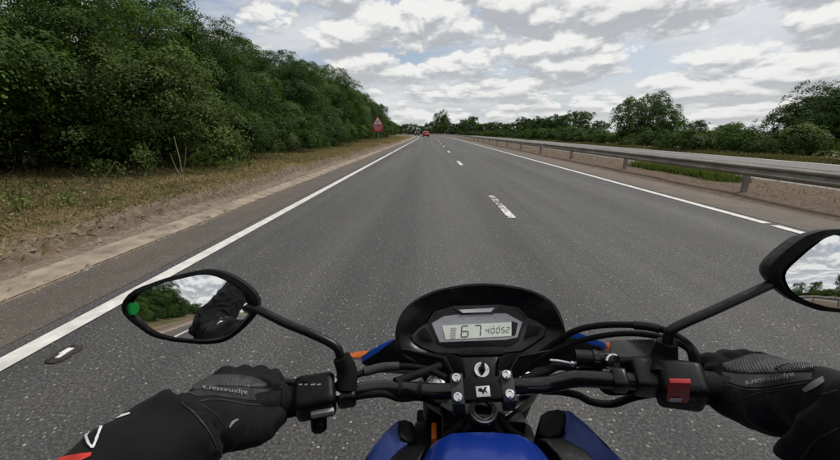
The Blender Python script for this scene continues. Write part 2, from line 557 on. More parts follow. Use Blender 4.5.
M['car_dark'] = simple('dark_grey_car_paint', (0.010, 0.011, 0.013), 0.3, 0, 0.1, 3, 0, 0, 0.04, Coat_Weight=0.1)
M['car_glass'] = simple('car_glass', (0.015, 0.018, 0.02), 0.06, 0, 0.1, 3)
M['tail_lens'] = simple('red_tail_lens', (0.42, 0.012, 0.012), 0.2)
M['plate'] = simple('yellow_number_plate', (0.72, 0.55, 0.06), 0.4)
M['iron'] = simple('cast_iron', (0.045, 0.036, 0.032), 0.7, 0.3, 0.4, 60, 0.4, 300)
M['helmet'] = simple('helmet_shell', (0.015, 0.015, 0.016), 0.2, 0, 0.1, 30)


def cloth(name, col, weave=900, rough=0.85, sheen=0.03):
    m = Mat(name)
    p = m.pos()
    n1 = m.noise(p, 28, 5, 0.6); n2 = m.noise(p, weave, 2, 0.5)
    m.set(m.ramp(n1, [(0.3, tuple(0.7 * c for c in col)), (0.7, tuple(1.3 * c for c in col))]), rough, 0, Sheen_Weight=sheen, Sheen_Roughness=0.5, Specular_IOR_Level=0.14)
    m.bump(m.math('ADD', m.math('MULTIPLY', n1, 1.2), m.math('MULTIPLY', n2, 0.35)), 0.35, 0.003)
    return m.m


M['jacket'] = cloth('jacket_black_textile', (0.0065, 0.0065, 0.007))
M['trouser'] = cloth('black_riding_trousers', (0.012, 0.012, 0.013))
M['glove'] = cloth('glove_black_textile', (0.0068, 0.006, 0.0072), 1500, 0.75, 0.03)
M['glove_leather'] = simple('glove_black_leather', (0.011, 0.011, 0.012), 0.55, 0, 0.3, 80, 0.25, 700)
M['knuckle'] = simple('knuckle_guard_grey', (0.034, 0.035, 0.037), 0.42, 0, 0.3, 120, 0.1, 900)
M['strap_dark'] = simple('dark_seam_thread', (0.012, 0.012, 0.013), 0.7, 0, 0.3, 300)
M['strap_cloth'] = cloth('cuff_strap_cloth', (0.017, 0.017, 0.018), 1400, 0.6)
M['strap'] = simple('grey_strap', (0.10, 0.10, 0.112), 0.55, 0, 0.2, 100)

# ------------------------------------------------------------------ the road's course (lateral u, station v)
_v = np.arange(-420, 621, 1.0)
_th = np.where(_v > 75, np.minimum((_v - 75) / 500.0, 0.62), np.where(_v < -30, np.maximum((_v + 30) / 260.0, -0.62), 0.0))
_dx, _dy = -np.sin(_th), np.cos(_th)
_x = np.concatenate([[0], np.cumsum((_dx[1:] + _dx[:-1]) / 2)]); _y = np.concatenate([[0], np.cumsum((_dy[1:] + _dy[:-1]) / 2)])
_i0 = int(np.argmin(abs(_v))); _x -= _x[_i0]; _y -= _y[_i0]


def RW(u, v, z=0.0):
    th = np.interp(v, _v, _th)
    return np.interp(v, _v, _x) + u * np.cos(th), np.interp(v, _v, _y) + u * np.sin(th), z


def heading(v): return float(np.interp(v, _v, _th))


U_LEFT, U_DASH, U_RIGHT = -2.42, 1.27, 4.86
VS = np.concatenate([np.arange(-400, -30, 6.0), np.arange(-30, 75, 1.5), np.arange(75, 200, 4), np.arange(200, 601, 8)])


def strip(name, us, vs, zf, mat, kind='structure', wear=None):
    us = np.asarray(us, float); vs = np.asarray(vs, float)
    U, V = np.meshgrid(us, vs)
    X, Y, _ = RW(U, V)
    Z = zf(U, V) if callable(zf) else np.full_like(U, zf)
    verts = np.stack([X.ravel(), Y.ravel(), Z.ravel()], 1)
    nu, nv = len(us), len(vs)
    i = np.arange(nu * nv).reshape(nv, nu)
    f = np.stack([i[:-1, :-1], i[:-1, 1:], i[1:, 1:], i[1:, :-1]], -1).reshape(-1, 4)
    me = bpy.data.meshes.new(name); me.from_pydata(verts.tolist(), [], f.tolist())
    a = me.attributes.new('lat', 'FLOAT', 'POINT'); a.data.foreach_set('value', U.ravel())
    a = me.attributes.new('wear', 'FLOAT', 'POINT'); a.data.foreach_set('value', np.full(U.size, wear or 0.0))
    me.materials.append(mat); me.shade_smooth(); me.update()
    o = bpy.data.objects.new(name, me); COL.objects.link(o)
    if kind: o['kind'] = kind
    return o


rng = np.random.default_rng(7)


def fbm2(x, y, seed=0.0, octv=4):
    """cheap value-noise style sum of sines, good enough for bumps in soil"""
    z = np.zeros_like(x, float); a = 1.0; fr = 1.0
    r = np.random.default_rng(int(seed * 97) + 3)
    for o in range(octv):
        for k in range(3):
            ang = r.uniform(0, 2 * np.pi); ph = r.uniform(0, 6.28)
            z += a * np.sin((x * np.cos(ang) + y * np.sin(ang)) * fr + ph) / 3
        a *= 0.55; fr *= 2.13
    return z


PROF_U = [-300, -60, -30, -14, -9, -7, -5.2, -4.35, -4.07, -3.98, -3.62, -3.3, -3.0, -2, 5.3, 6.0, 7, 9, 10, 16, 17.2, 19, 24, 40, 60, 300]
PROF_Z = [-0.5, 0.3, 0.55, 0.5, 0.38, 0.28, 0.25, 0.225, 0.215, 0.070, 0.035, 0.006, -0.02, -0.05, -0.05, 0.02, 0.06, 0.03, -0.05, -0.05, 0.02, 0.08, -0.1, -0.3, -0.4, -0.6]


def ground_z(u, v, rough=True):
    z = np.interp(u, PROF_U, PROF_Z)
    if rough:
        m1 = np.clip((-u - 3.25) / 0.5, 0, 1) + np.clip((u - 5.8) / 0.6, 0, 1) * np.clip((9.4 - u) / 0.5, 0, 1) + np.clip((u - 16.4) / 1, 0, 1)
        z = z + m1 * (0.022 * fbm2(u * 2.4, v * 2.4, 1.0) + 0.05 * np.clip((-u - 4.4) / 2, 0, 1) * fbm2(u * 0.9, v * 0.9, 2.0))
        lip = np.exp(-((u + 4.05) / 0.30) ** 2)
        z = z + lip * 0.05 * fbm2(v * 1.3, v * 0.7, 3.0)
    return z


us_g = np.concatenate([[-300, -150, -80, -50, -30, -20, -15, -12, -10.5], np.arange(-9.5, -4.6, 0.3), np.arange(-4.6, -4.2, 0.08), np.arange(-4.2, -3.8, 0.035), np.arange(-3.8, -2.95, 0.09), [-2.4, 1, 5.0, 5.3], np.arange(5.5, 9.6, 0.25), [10, 13, 15.7, 16, 16.5, 17, 17.5, 18, 19, 20, 22, 25, 30, 40, 60, 100, 300]])
vs_g = np.concatenate([np.arange(-300, -30, 10), np.arange(-30, -2, 1.5), np.arange(-2, 22, 0.2), np.arange(22, 60, 0.7), np.arange(60, 100, 2), np.arange(100, 201, 6), np.arange(200, 421, 15)])
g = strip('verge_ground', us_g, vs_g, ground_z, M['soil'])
gm = bpy.data.meshes.new('ground')
q = 4000
gm.from_pydata([(-q, -q, -0.62), (q, -q, -0.62), (q, q, -0.62), (-q, q, -0.62)], [], [(0, 1, 2, 3)])
gm.attributes.new('lat', 'FLOAT', 'POINT').data.foreach_set('value', [40.0] * 4)
gm.materials.append(M['soil'])
go = bpy.data.objects.new('ground', gm); COL.objects.link(go); go['kind'] = 'structure'

strip('carriageway', np.linspace(-2.62, 5.25, 12), VS, 0.0, M['asphalt'])
strip('edge_strip', np.linspace(-3.32, -2.61, 4), VS, 0.004, M['asphalt_edge'])
strip('concrete_edging', [-3.60, -3.50, -3.40, -3.30], VS, lambda u, v: 0.016 + np.clip(-u - 3.3, 0, 1) * 0.13 + 0.004 * fbm2(u * 3, v * 3, 4.0), M['edging'])
strip('central_edge_strip', np.linspace(5.04, 5.95, 4), VS, lambda u, v: 0.004 + np.clip(u - 5.3, 0, 1) * 0.02, M['asphalt_red'])
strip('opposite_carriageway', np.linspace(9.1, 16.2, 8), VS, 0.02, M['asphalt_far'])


def jitter_line(name, u, v0, v1, w, step, wear, mat=None, z=0.008):
    vs = np.linspace(v0, v1, max(2, int(round((v1 - v0) / step)) + 1))
    return strip(name, [u - w / 2, u + w / 2], vs, z, mat or M['paint'], 'structure', wear)


edges = [-400, -14.6, -5.0, 24.0, 42, 76, 600]
for a, b in zip(edges, edges[1:]):
    jitter_line('road_edge_line', U_LEFT, a + 0.10, b - 0.10, 0.14, 1.0 if b < 90 else 5, -0.10)
edges = [-400, -20, -10, 0.4, 5.03, 27, 63, 600]
for a, b in zip(edges, edges[1:]):
    jitter_line('road_edge_line', U_RIGHT, a + 0.06, b - 0.06, 0.14, 1.0 if b < 90 else 5, -0.16)
k = 0
for v in np.arange(5.15 - 9 * 9, 260, 9.02):
    jitter_line('lane_dash', U_DASH, v, v + 2.0, 0.13, 0.5, 0.195 if abs(v - 5.15) < 1 else 0.04)
jitter_line('road_edge_line', 9.5, -200, 400, 0.16, 5, 0.05, z=0.028)
jitter_line('road_edge_line', 15.9, -200, 400, 0.16, 5, 0.05, z=0.028)

# reflecting road studs in cast iron housings beside the left edge line
def road_stud(u, v, label):
    x, y, _ = RW(u, v)
    t = empty('road_stud', (float(x), float(y), 0.004), label, 'road stud', 'road studs by the left edge line')
    th = heading(v)
    t.rotation_euler = (0, 0, th)
    t.scale = (.72, .60, .8)
    bm = bmesh.new()
    for sx in (-1, 1):
        vs = [(sx * 0.03, -0.15, 0), (sx * 0.03, 0.15, 0), (sx * 0.075, 0.10, 0), (sx * 0.075, -0.10, 0)]
        a = [bm.verts.new((x_, y_, 0.002)) for x_, y_, _ in vs]; b = [bm.verts.new((x_ * 0.93, y_ * 0.93, 0.016)) for x_, y_, _ in vs]
        bm.faces.new(a); bm.faces.new(b)
        for i in range(4): bm.faces.new((a[i], b[i], b[(i + 1) % 4], a[(i + 1) % 4]))
    bm_box(bm, (0, 0, 0.004), (0.075, 0.29, 0.005))
    bm_obj('housing', bm, M['iron'], t)
    bm = bmesh.new()
    bm_box(bm, (-0.004, 0.025, 0.013), (0.052, 0.10, 0.014)); bm_box(bm, (0.006, -0.045, 0.011), (0.040, 0.07, 0.010))
    bm_obj('insert', bm, M['white_print'], t, smooth=True, bevel=0.003)
    return t


px_ = PZ(65, 355, 0.0)
road_stud(px_.x, px_.y, 'iron road stud with worn white insert on asphalt beside the white edge line')
for v in (px_.y + 18, ):
    road_stud(px_.x + 0.02, v, 'small iron road stud by the edge line far up the road')

# ------------------------------------------------------------------ vegetation
def leaves_mesh(name, pos, nrm, size, tint, mat, aspect=0.6, rs=None):
    """pos (n,3) leaf centres, nrm (n,3) leaf normals; each leaf a folded rhombus of two triangles"""
    rs = rs or np.random.default_rng(1)
    n = len(pos)
    nrm = nrm / (np.linalg.norm(nrm, axis=1, keepdims=True) + 1e-9)
    r = rs.normal(size=(n, 3)); a = r - nrm * np.sum(r * nrm, 1, keepdims=True)
    a /= np.linalg.norm(a, axis=1, keepdims=True) + 1e-9
    b = np.cross(nrm, a)
    s = size.reshape(-1, 1)
    fold = nrm * s * 0.10
    v = np.empty((n, 4, 3))
    v[:, 0] = pos - a * s * 0.5
    v[:, 1] = pos + b * s * aspect * 0.5 + fold
    v[:, 2] = pos + a * s * 0.5
    v[:, 3] = pos - b * s * aspect * 0.5 + fold
    me = bpy.data.meshes.new(name)
    me.vertices.add(n * 4); me.vertices.foreach_set('co', v.reshape(-1))
    idx = np.arange(n).reshape(-1, 1) * 4
    tri = np.concatenate([idx + [0, 1, 2], idx + [0, 2, 3]], 1).reshape(-1)
    me.loops.add(n * 6); me.loops.foreach_set('vertex_index', tri.astype(np.int32))
    me.polygons.add(n * 2)
    me.polygons.foreach_set('loop_start', np.arange(0, n * 6, 3, dtype=np.int32))
    try: me.polygons.foreach_set('loop_total', np.full(n * 2, 3, np.int32))
    except Exception: pass
    at = me.attributes.new('tint', 'FLOAT', 'POINT'); at.data.foreach_set('value', np.repeat(tint, 4).astype(np.float32))
    me.materials.append(mat); me.update(); me.validate()
    return me


def crown(seed, H, R, nlobe, nclump, per, leaf, mat, low=0.06, spread=0.36, shape=1.0):
    """crown made of sprays of leaves on the shells of many overlapping lobes"""
    rs = np.random.default_rng(seed)
    lobes = []
    for i in range(nlobe):
        h = rs.uniform(low, 0.86) ** shape
        ang = rs.uniform(0, 2 * np.pi)
        w = R * (0.40 + 0.60 * math.sin(math.pi * min(1, max(0.05, h * 0.80 + 0.16))))
        rad = w * rs.uniform(0.35, 0.80)
        lr = R * rs.uniform(0.24, 0.48)
        lobes.append((rad * math.cos(ang), rad * math.sin(ang), h * H, lr, lr * rs.uniform(0.6, 0.95)))
    lobes.append((0, 0, H * 0.84, R * 0.36, H * 0.16)); lobes.append((0, 0, H * 0.45, R * 0.55, H * 0.30))
    L = np.array(lobes)
    wts = L[:, 3] ** 2; wts /= wts.sum()
    k = rs.choice(len(L), nclump, p=wts)
    d = rs.normal(size=(nclump, 3)); d[:, 2] += 0.45
    d /= np.linalg.norm(d, axis=1, keepdims=True)
    rr = rs.uniform(0.74, 1.20, nclump).reshape(-1, 1)
    c = L[k, :3] + d * rr * np.stack([L[k, 3], L[k, 3], L[k, 4]], 1)
    keep = c[:, 2] > max(0.12, H * low * 0.9)
    c, d, rr = c[keep], d[keep], rr[keep]
    nclump = len(c)
    out = c - np.array([0, 0, H * 0.4]); out /= np.linalg.norm(out, axis=1, keepdims=True)
    cn = d * 0.85 + out * 0.25 + np.array([0, 0, 0.50]); cn /= np.linalg.norm(cn, axis=1, keepdims=True)
    tint_c = rs.beta(1.5, 2.0, nclump)
    # a spray: leaves strewn over a drooping disc
    ci = np.repeat(np.arange(nclump), per)
    n = len(ci)
    r = rs.normal(size=(n, 3)) * spread * R * 0.20
    axial = np.sum(r * cn[ci], 1, keepdims=True)
    r = r - cn[ci] * axial * 0.62
    rad2 = np.sum(r * r, 1, keepdims=True)
    p = c[ci] + r - np.array([0, 0, 1.0]) * rad2 / (R * 0.28)
    p[:, 2] = np.maximum(p[:, 2], 0.03)
    nn = cn[ci] * 1.0 + rs.normal(size=(n, 3)) * 0.36
    size = leaf * rs.uniform(0.65, 1.35, n)
    tint = np.clip(tint_c[ci] * 0.85 + rs.uniform(-0.1, 0.30, n), 0, 1)
    return leaves_mesh('crown', p, nn, size, tint, mat, 0.62, rs), L


def trunk_mesh(seed, H, R, L, r0):
    rs = random.Random(seed)
    bm = bmesh.new()
    top = Vector((rs.uniform(-.2, .2), rs.uniform(-.2, .2), H * 0.72))
    mid = Vector((rs.uniform(-.15, .15), rs.uniform(-.15, .15), H * 0.34))
    bm_tube(bm, resample([Vector((0, 0, -0.25)), mid, top], 7), interp_list([r0 * 1.25, r0 * 0.8, r0 * 0.2], 7), 8)
    for l in L[:min(len(L), 12)]:
        z0 = min(H * 0.6, max(0.3, l[2] * rs.uniform(0.35, 0.6)))
        a = Vector((0, 0, -0.25)).lerp(top, (z0 + .25) / (top.z + .25))
        e = Vector((l[0], l[1], l[2]))
        m_ = a.lerp(e, 0.5) + Vector((0, 0, 0.12 * (e - a).length))
        bm_tube(bm, resample([a, m_, e], 6), interp_list([r0 * 0.5, r0 * 0.3, r0 * 0.08], 6), 6)
        for t in range(2):
            e2 = e + Vector((rs.uniform(-1, 1), rs.uniform(-1, 1), rs.uniform(-.3, .8))) * l[3] * 0.9
            bm_tube(bm, [m_, m_.lerp(e2, .6) + Vector((0, 0, .1)), e2], [r0 * 0.2, r0 * 0.12, r0 * 0.04], 5)
    bmesh.ops.recalc_face_normals(bm, faces=bm.faces)
    me = bpy.data.meshes.new('trunk'); bm.to_mesh(me); bm.free()
    me.materials.append(M['bark']); me.shade_smooth()
    return me


class Kind:
    def __init__(self, name, cat, seed, H, R, nlobe, nclump, per, leaf, mat, r0, **kw):
        self.name, self.cat, self.H, self.R = name, cat, H, R
        self.crown, L = crown(seed, H, R, nlobe, nclump, per, leaf, mat, **kw)
        self.trunk = trunk_mesh(seed, H, R, L, r0)

    def put(self, loc, rot, scale, label, group):
        t = empty(self.name, loc, label, self.cat, group)
        t.rotation_euler = (0, 0, rot); t.scale = scale
        for nm, me in (('trunk', self.trunk), ('crown', self.crown)):
            o = bpy.data.objects.new(nm, me); COL.objects.link(o); o.parent = t
        return t


near_kinds = [Kind('roadside_tree', 'tree', 11 + i, 7.0, 2.9, 26, 400, 150, 0.086, M[mt], 0.13, low=0.10, spread=0.36) for i, mt in enumerate(('leaf', 'leaf_dark', 'leaf', 'leaf_dark', 'leaf'))]
shrub_near = [Kind('roadside_shrub', 'shrub', 41 + i, 2.7, 1.75, 24, 300, 96, 0.072, M[mt], 0.05, spread=0.42) for i, mt in enumerate(('leaf', 'leaf_olive', 'leaf_dark'))]
far_kinds = [Kind('distant_tree', 'tree', 71 + i, 7.0, 3.2, 30, 240, 40, 0.24, M[mt], 0.16) for i, mt in enumerate(('leaf_dark', 'leaf', 'leaf_dark'))]
round_tree = Kind('round_tree', 'tree', 91, 5.2, 3.4, 40, 430, 62, 0.155, M['leaf'], 0.16, low=0.12)
broad_tree = Kind('broad_tree', 'tree', 93, 7.2, 5.0, 44, 480, 64, 0.20, M['leaf_dark'], 0.22, low=0.12)
far_shrub = [Kind('hedge_shrub', 'shrub', 101 + i, 2.2, 1.9, 22, 190, 46, 0.14, M[mt], 0.05, spread=0.42) for i, mt in enumerate(('leaf', 'leaf_olive', 'leaf_dark', 'leaf_olive'))]

R_ = random.Random(5)


def at(u, v, dz=-0.03):
    x, y, _ = RW(u, v)
    return (float(x), float(y), float(ground_z(np.array(u), np.array(v), False)) + dz)


GL = 'trees crowded along the left verge'
LABEL_T = {0: 'leafy mid green roadside tree in the dense row along the left verge', 1: 'deep green roadside tree in the dense row along the left verge'}
LM = [(PZ(378, 142, .2).y, 'directly behind the red warning sign'), (PZ(183, 180, .3).y, 'behind the pale forked sapling'), (PZ(80, 196, .3).y, 'behind the bare leaning stick'), (PZ(21, 207, .3).y, 'behind the tall leafy weed')]
used_lm = set()
v = -62.0
i = 0
while v < 138:
    u = (-8.9 if v < 26 else -9.9) + R_.uniform(-0.5, 0.5)
    kd = i % 5 if i % 7 else (i + 2) % 5
    s = R_.uniform(0.70, 0.90)
    if v > 30: s *= 1.14
    if v > 52: s *= max(.58, 1 - (v - 52) / 75)
    tone = 'mid green' if kd in (0, 2, 4) else 'deep green'
    lab, grp = '%s leafy tree in the dense row along the left verge' % tone, GL + ' (%s)' % tone
    if v < -4: lab, grp = '%s tree of the verge row behind the motorcycle, reflected in the mirror' % tone, 'roadside trees behind the motorcycle (%s)' % tone
    if v > 62: lab, grp = 'far %s tree of the verge row, beyond the red warning sign' % tone, 'roadside trees beyond the sign (%s)' % tone
    for q_, (lv, ltxt) in enumerate(LM):
        if q_ not in used_lm and abs(v - lv) < 2.0:
            used_lm.add(q_); lab = '%s leafy roadside tree %s' % (tone, ltxt); grp = GL + ' (%s)' % ltxt
            break
    near_kinds[kd].put(at(u, v), R_.uniform(0, 6.28), (s, s, s * R_.uniform(0.92, 1.06)), lab, grp)
    v += R_.uniform(2.9, 4.3) * (1.0 if v < 60 else 1.25)
    i += 1
# second rank behind closes the gaps
v = -40.0
while v < 130:
    kd = R_.randrange(5); s = R_.uniform(0.86, 1.06) * (1 if v < 50 else max(.55, 1 - (v - 50) / 70))
    near_kinds[kd].put(at(-12.6 + R_.uniform(-.7, .7), v), R_.uniform(0, 6.28), (s, s, s), 'tall tree standing behind the front row of roadside trees', 'second rank of roadside trees')
    v += R_.uniform(4.2, 5.6)
# shrubs filling the foot of the row
v = -20.0
while v < 66:
    kd = R_.randrange(3); s = R_.uniform(0.6, 1.05)
    if -4 < v < 13:
        v += 1.0
        continue
    shrub_near[kd].put(at((-7.4 if v < 26 else -8.6) + R_.uniform(-.45, .35) , v), R_.uniform(0, 6.28), (s, s, s), ['leafy green shrub at the foot of the roadside trees', 'olive green shrub at the foot of the roadside trees', 'dark green shrub at the foot of the roadside trees'][kd], 'shrubs under the roadside trees' + [' (green)', ' (olive)', ' (dark)'][kd])
    v += R_.uniform(2.2, 4.2)
big_shrub = Kind('spreading_shrub', 'shrub', 47, 3.0, 2.3, 30, 420, 110, 0.070, M['leaf_olive'], 0.06, spread=0.36)
big_shrub.put(at(-7.3, 9.6), 0.4, (1, 1.15, .95), 'broad spreading shrub leaning out over the verge behind the forked sapling', None)
for v in np.arange(-3, 24, 1.7):
    s = R_.uniform(.75, 1.1); kd = R_.randrange(3)
    shrub_near[kd].put(at(-10.8 + R_.uniform(-.5, .5), v), R_.uniform(0, 6.28), (s * 1.2, s * 1.2, s), 'shaded undergrowth shrub between the trunks of the roadside trees', 'undergrowth between the roadside trees')
# left trees round the far bend
for j in range(12):
    kd = j % 3; s = R_.uniform(0.6, 0.8)
    far_kinds[kd].put(at(-10 + R_.uniform(-1.5, .8), 140 + j * 7), R_.uniform(0, 6.28), (s, s, s), 'tree where the left verge bends out of sight', 'trees round the far left bend')

# far side: trees closing the view beyond the bend and behind the opposite carriageway
GF = 'trees lining the far side of the road ahead'
def far_at(px, Yd):
    d = ray(px, 132); p = CAM_P + d * (Yd / d.y)
    return (p.x, p.y, -0.3)
px = 398.0
while px < 566:
    Yd = 215 - (px - 398) * 0.75 + R_.uniform(-12, 12)
    kd = R_.randrange(3); s = R_.uniform(0.78, 1.08) * (0.78 if px > 495 else 0.92)
    far_kinds[kd].put(far_at(px, Yd), R_.uniform(0, 6.28), (s * 1.15, s * 1.15, s), ['dark green distant tree in the line beyond the road', 'mid green distant tree in the line beyond the road', 'dark green distant tree in the line beyond the road'][kd], GF + [' (dark)', ' (mid green)', ' (dark)'][kd])
    px += R_.uniform(3.5, 6.5)
t = broad_tree.put(far_at(441, 235), 0.6, (1.25, 1.25, 1.95), 'tall dome-shaped dark tree rising above the distant tree line', None)
for px, Yd, s in ((473, 175, 1.18), (464, 190, 1.08)):
    far_kinds[1].put(far_at(px, Yd), px, (s * .8, s * .8, s * 1.15), 'slender tree topping the distant tree line beyond the barrier', 'slender taller trees in the distant line')
round_tree.put(far_at(645, 40), 1.0, (1, 1, 1.02), 'solitary round-crowned green tree behind the opposite carriageway', None)
broad_tree.put(far_at(815, 37), 2.2, (0.86, 0.86, 0.80), 'large dark spreading tree behind the hedge beyond the opposite carriageway', None)
broad_tree.put(far_at(870, 33), 4.0, (0.8, 0.8, 0.86), 'dark spreading tree next to the large one beyond the opposite carriageway', None)
for px, Yd, s, kd in ((578, 62, 0.80, 1), (600, 56, 0.50, 0), (548, 85, 0.66, 0), (524, 105, .70, 2), (507, 120, .66, 1), (694, 46, 0.46, 0), (727, 43, .40, 1), (677, 52, .5, 2)):
    far_kinds[kd].put(far_at(px, Yd), px * 1.7, (s, s, s * 0.95), 'bushy tree in the hedge line beyond the opposite carriageway', 'bushy trees beyond the opposite carriageway')
for j, (uu, vv_, s) in enumerate(((24, -14, .8), (27, -24, .95), (23, -33, .7), (25, -44, .85), (23, -56, .8), (24, -70, .9), (22, -84, .85), (24, -100, .9))):
    far_kinds[j % 3].put(at(uu, vv_), j * 1.3, (s, s, s), 'bushy tree back along the opposite verge, reflected in the right mirror', 'trees reflected in the right mirror')
# hedge shrubs along the far verge
v = -70.0
while v < 150:
    for row, uu in enumerate((18.4, 21.5)):
        zone = 'back along the far verge, reflected in the right mirror' if v < -4 else 'beyond the opposite carriageway' if v < 55 else 'far up the road beyond the opposite carriageway'
        kd = R_.randrange(4); s = R_.uniform(0.34, 0.78) * (1.0 if row == 0 else 1.15)
        if R_.random() < (.16 if row == 0 else .10): continue
        far_shrub[kd].put(at(uu + R_.uniform(-.7, .9), v + R_.uniform(-1, 1)), R_.uniform(0, 6.28), (s * 1.15, s * 1.15, s), ['green', 'olive', 'dark green', 'olive'][kd] + ' hedge shrub ' + zone, 'hedge ' + zone + [' (green)', ' (olive)', ' (dark)', ' (olive)'][kd])
    v += R_.uniform(2.3, 3.4) * (1.0 if v < 70 else 1.4)


# grass and litter on the verge: nobody could count it
def blades(name, n, uf, vf, hmin, hmax, mat, label, width=0.012, tmin=0.0, tmax=1.0, lean=0.5, seed=3, tint_patch=True):
    rs = np.random.default_rng(seed)
    u = uf(rs, n); v = vf(rs, n)
    x, y, _ = RW(u, v); z = ground_z(u, v)
    h = rs.uniform(hmin, hmax, n) * rs.uniform(0.4, 1.0, n)
    ang = rs.uniform(0, 2 * np.pi, n); ln = rs.uniform(0.1, lean, n) * h * 1.6
    w = width * rs.uniform(0.6, 1.5, n) * (1 + np.clip(v, 0, 80) / 25)
    pa = rs.uniform(0, 2 * np.pi, n)
    vv = np.empty((n, 5, 3))
    base = np.stack([x, y, z - 0.01], 1)
    side = np.stack([np.cos(pa), np.sin(pa), 0 * pa], 1) * w[:, None]
    dl = np.stack([np.cos(ang), np.sin(ang), 0 * ang], 1) * ln[:, None]
    upv = np.zeros((n, 3)); upv[:, 2] = h
    vv[:, 0] = base - side / 2; vv[:, 1] = base + side / 2
    vv[:, 2] = base + upv * .6 + dl * .35 - side * .35; vv[:, 3] = base + upv * .6 + dl * .35 + side * .35
    vv[:, 4] = base + upv * .95 + dl
    idx = np.arange(n)[:, None] * 5
    tri = np.concatenate([idx + [0, 1, 3], idx + [0, 3, 2], idx + [2, 3, 4]], 1).reshape(-1)
    me = bpy.data.meshes.new(name)
    me.vertices.add(n * 5); me.vertices.foreach_set('co', vv.reshape(-1))
    me.loops.add(n * 9); me.loops.foreach_set('vertex_index', tri.astype(np.int32))
    me.polygons.add(n * 3); me.polygons.foreach_set('loop_start', np.arange(0, n * 9, 3, dtype=np.int32))
    pt = 0.5 + 0.5 * fbm2(u * 0.8, v * 0.8, 6.0) if tint_patch else 0.5
    tint = np.clip(tmin + (tmax - tmin) * (0.6 * pt + 0.4 * rs.uniform(0, 1, n)), 0, 1)
    me.attributes.new('tint', 'FLOAT', 'POINT').data.foreach_set('value', np.repeat(tint, 5).astype(np.float32))
    me.materials.append(mat); me.update(); me.validate()
    o = bpy.data.objects.new(name, me); COL.objects.link(o)
    return tag(o, label, 'grass', None, 'stuff')


def u_left(rs, n):
    u = -3.98 - 4.6 * rs.beta(1.15, 1.2, n)
    return u


def v_near(rs, n): return -6 + 96 * rs.beta(0.9, 2.6, n)


blades('verge_grass', 105000, u_left, v_near, 0.02, 0.13, M['grass'], 'dry tan and green grass covering the left verge', 0.012, 0.12, 1.0, 2.2)
blades('verge_weeds', 9000, lambda rs, n: -5.6 - 3.4 * rs.beta(2.0, 1.2, n), v_near, 0.08, 0.34, M['grass'], 'taller ragged grass stems at the foot of the roadside trees', 0.012, 0.0, 0.6, 1.0, 8)
rs_l = np.random.default_rng(21); n_l = 30000
u_l = -3.9 - 5.4 * rs_l.beta(1.6, 1.2, n_l); v_l = v_near(rs_l, n_l)
x_l, y_l, _ = RW(u_l, v_l)
lit_me = leaves_mesh('leaf_litter', np.stack([x_l, y_l, ground_z(u_l, v_l) + .012 + .02 * rs_l.uniform(0, 1, n_l)], 1), rs_l.normal(size=(n_l, 3)) * .45 + np.array([0, 0, 1.0]), rs_l.uniform(.02, .07, n_l) * (1 + v_l.clip(0, 60) / 40), rs_l.uniform(.25, 1, n_l), M['grass'], .45, rs_l)
lit_o = bpy.data.objects.new('leaf_litter', lit_me); COL.objects.link(lit_o)
tag(lit_o, 'brown and straw coloured leaf litter strewn over the left verge', 'leaf litter', None, 'stuff')
blades('reserve_grass', 3600, lambda rs, n: 7.35 + 0.9 * rs.beta(2, 2, n), lambda rs, n: 9.1 + 4.6 * rs.beta(1.6, 1.3, n), 0.16, 0.44, M['grass_green'], 'patch of fresh green grass on the central reserve behind the barrier', 0.02, 0.0, 1.0, 0.6, 9)
blades('reserve_dry_grass', 2500, lambda rs, n: 6.7 + 2.4 * rs.uniform(0, 1, n), lambda rs, n: 3 + 70 * rs.beta(1, 2, n), 0.03, 0.12, M['grass'], 'sparse dry grass tufts on the brown central reserve', 0.014, 0.35, 1.0, 1.2, 10)
blades('far_verge_grass', 16000, lambda rs, n: 16.5 + 1.7 * rs.uniform(0, 1, n), lambda rs, n: 2 + 100 * rs.beta(1, 1.8, n), 0.08, 0.30, M['grass'], 'dry grass strip below the hedge beyond the opposite carriageway', 0.03, 0.0, 0.5, 0.7, 11)


def pebbles(name, n, uf, vf, label, seed):
    rs = np.random.default_rng(seed)
    u, v = uf(rs, n), vf(rs, n)
    x, y, _ = RW(u, v); z = ground_z(u, v)
    r = rs.uniform(.006, .018, n) * (1 + (rs.uniform(0, 1, n) > .94) * 1.3) * (1 + v.clip(0, 60) / 45)
    o6 = np.array([(1, 0, 0), (0, 1, 0), (-1, 0, 0), (0, -1, 0), (0, 0, .75), (0, 0, -.6)], float)
    vv = o6[None] * r[:, None, None] * rs.uniform(.6, 1.4, (n, 6, 1)) + np.stack([x, y, z], 1)[:, None]
    idx = np.arange(n)[:, None, None] * 6
    tri = (idx + np.array([(0, 1, 4), (1, 2, 4), (2, 3, 4), (3, 0, 4), (1, 0, 5), (2, 1, 5), (3, 2, 5), (0, 3, 5)])[None]).reshape(-1, 3)
    me = bpy.data.meshes.new(name); me.from_pydata(vv.reshape(-1, 3).tolist(), [], tri.tolist()); me.materials.append(M['stone'])
    o = bpy.data.objects.new(name, me); COL.objects.link(o)
    return tag(o, label, 'stones', None, 'stuff')


M['stone'] = simple('pale_stone', (0.20, 0.162, 0.122), 0.9, 0, 0.55, 25, 0.3, 200)
pebbles('loose_stones', 9000, lambda rs, n: -3.22 - 1.1 * rs.beta(1.2, 1.6, n), lambda rs, n: -3 + 60 * rs.beta(.9, 2.2, n), 'loose stones and clods strewn along the bare strip beside the left lane', 31)
pebbles('loose_stones', 1600, lambda rs, n: 5.6 + 3.2 * rs.beta(1.1, 1.4, n), lambda rs, n: 3 + 50 * rs.beta(.9, 2.0, n), 'loose stones strewn over the brown central reserve', 32)


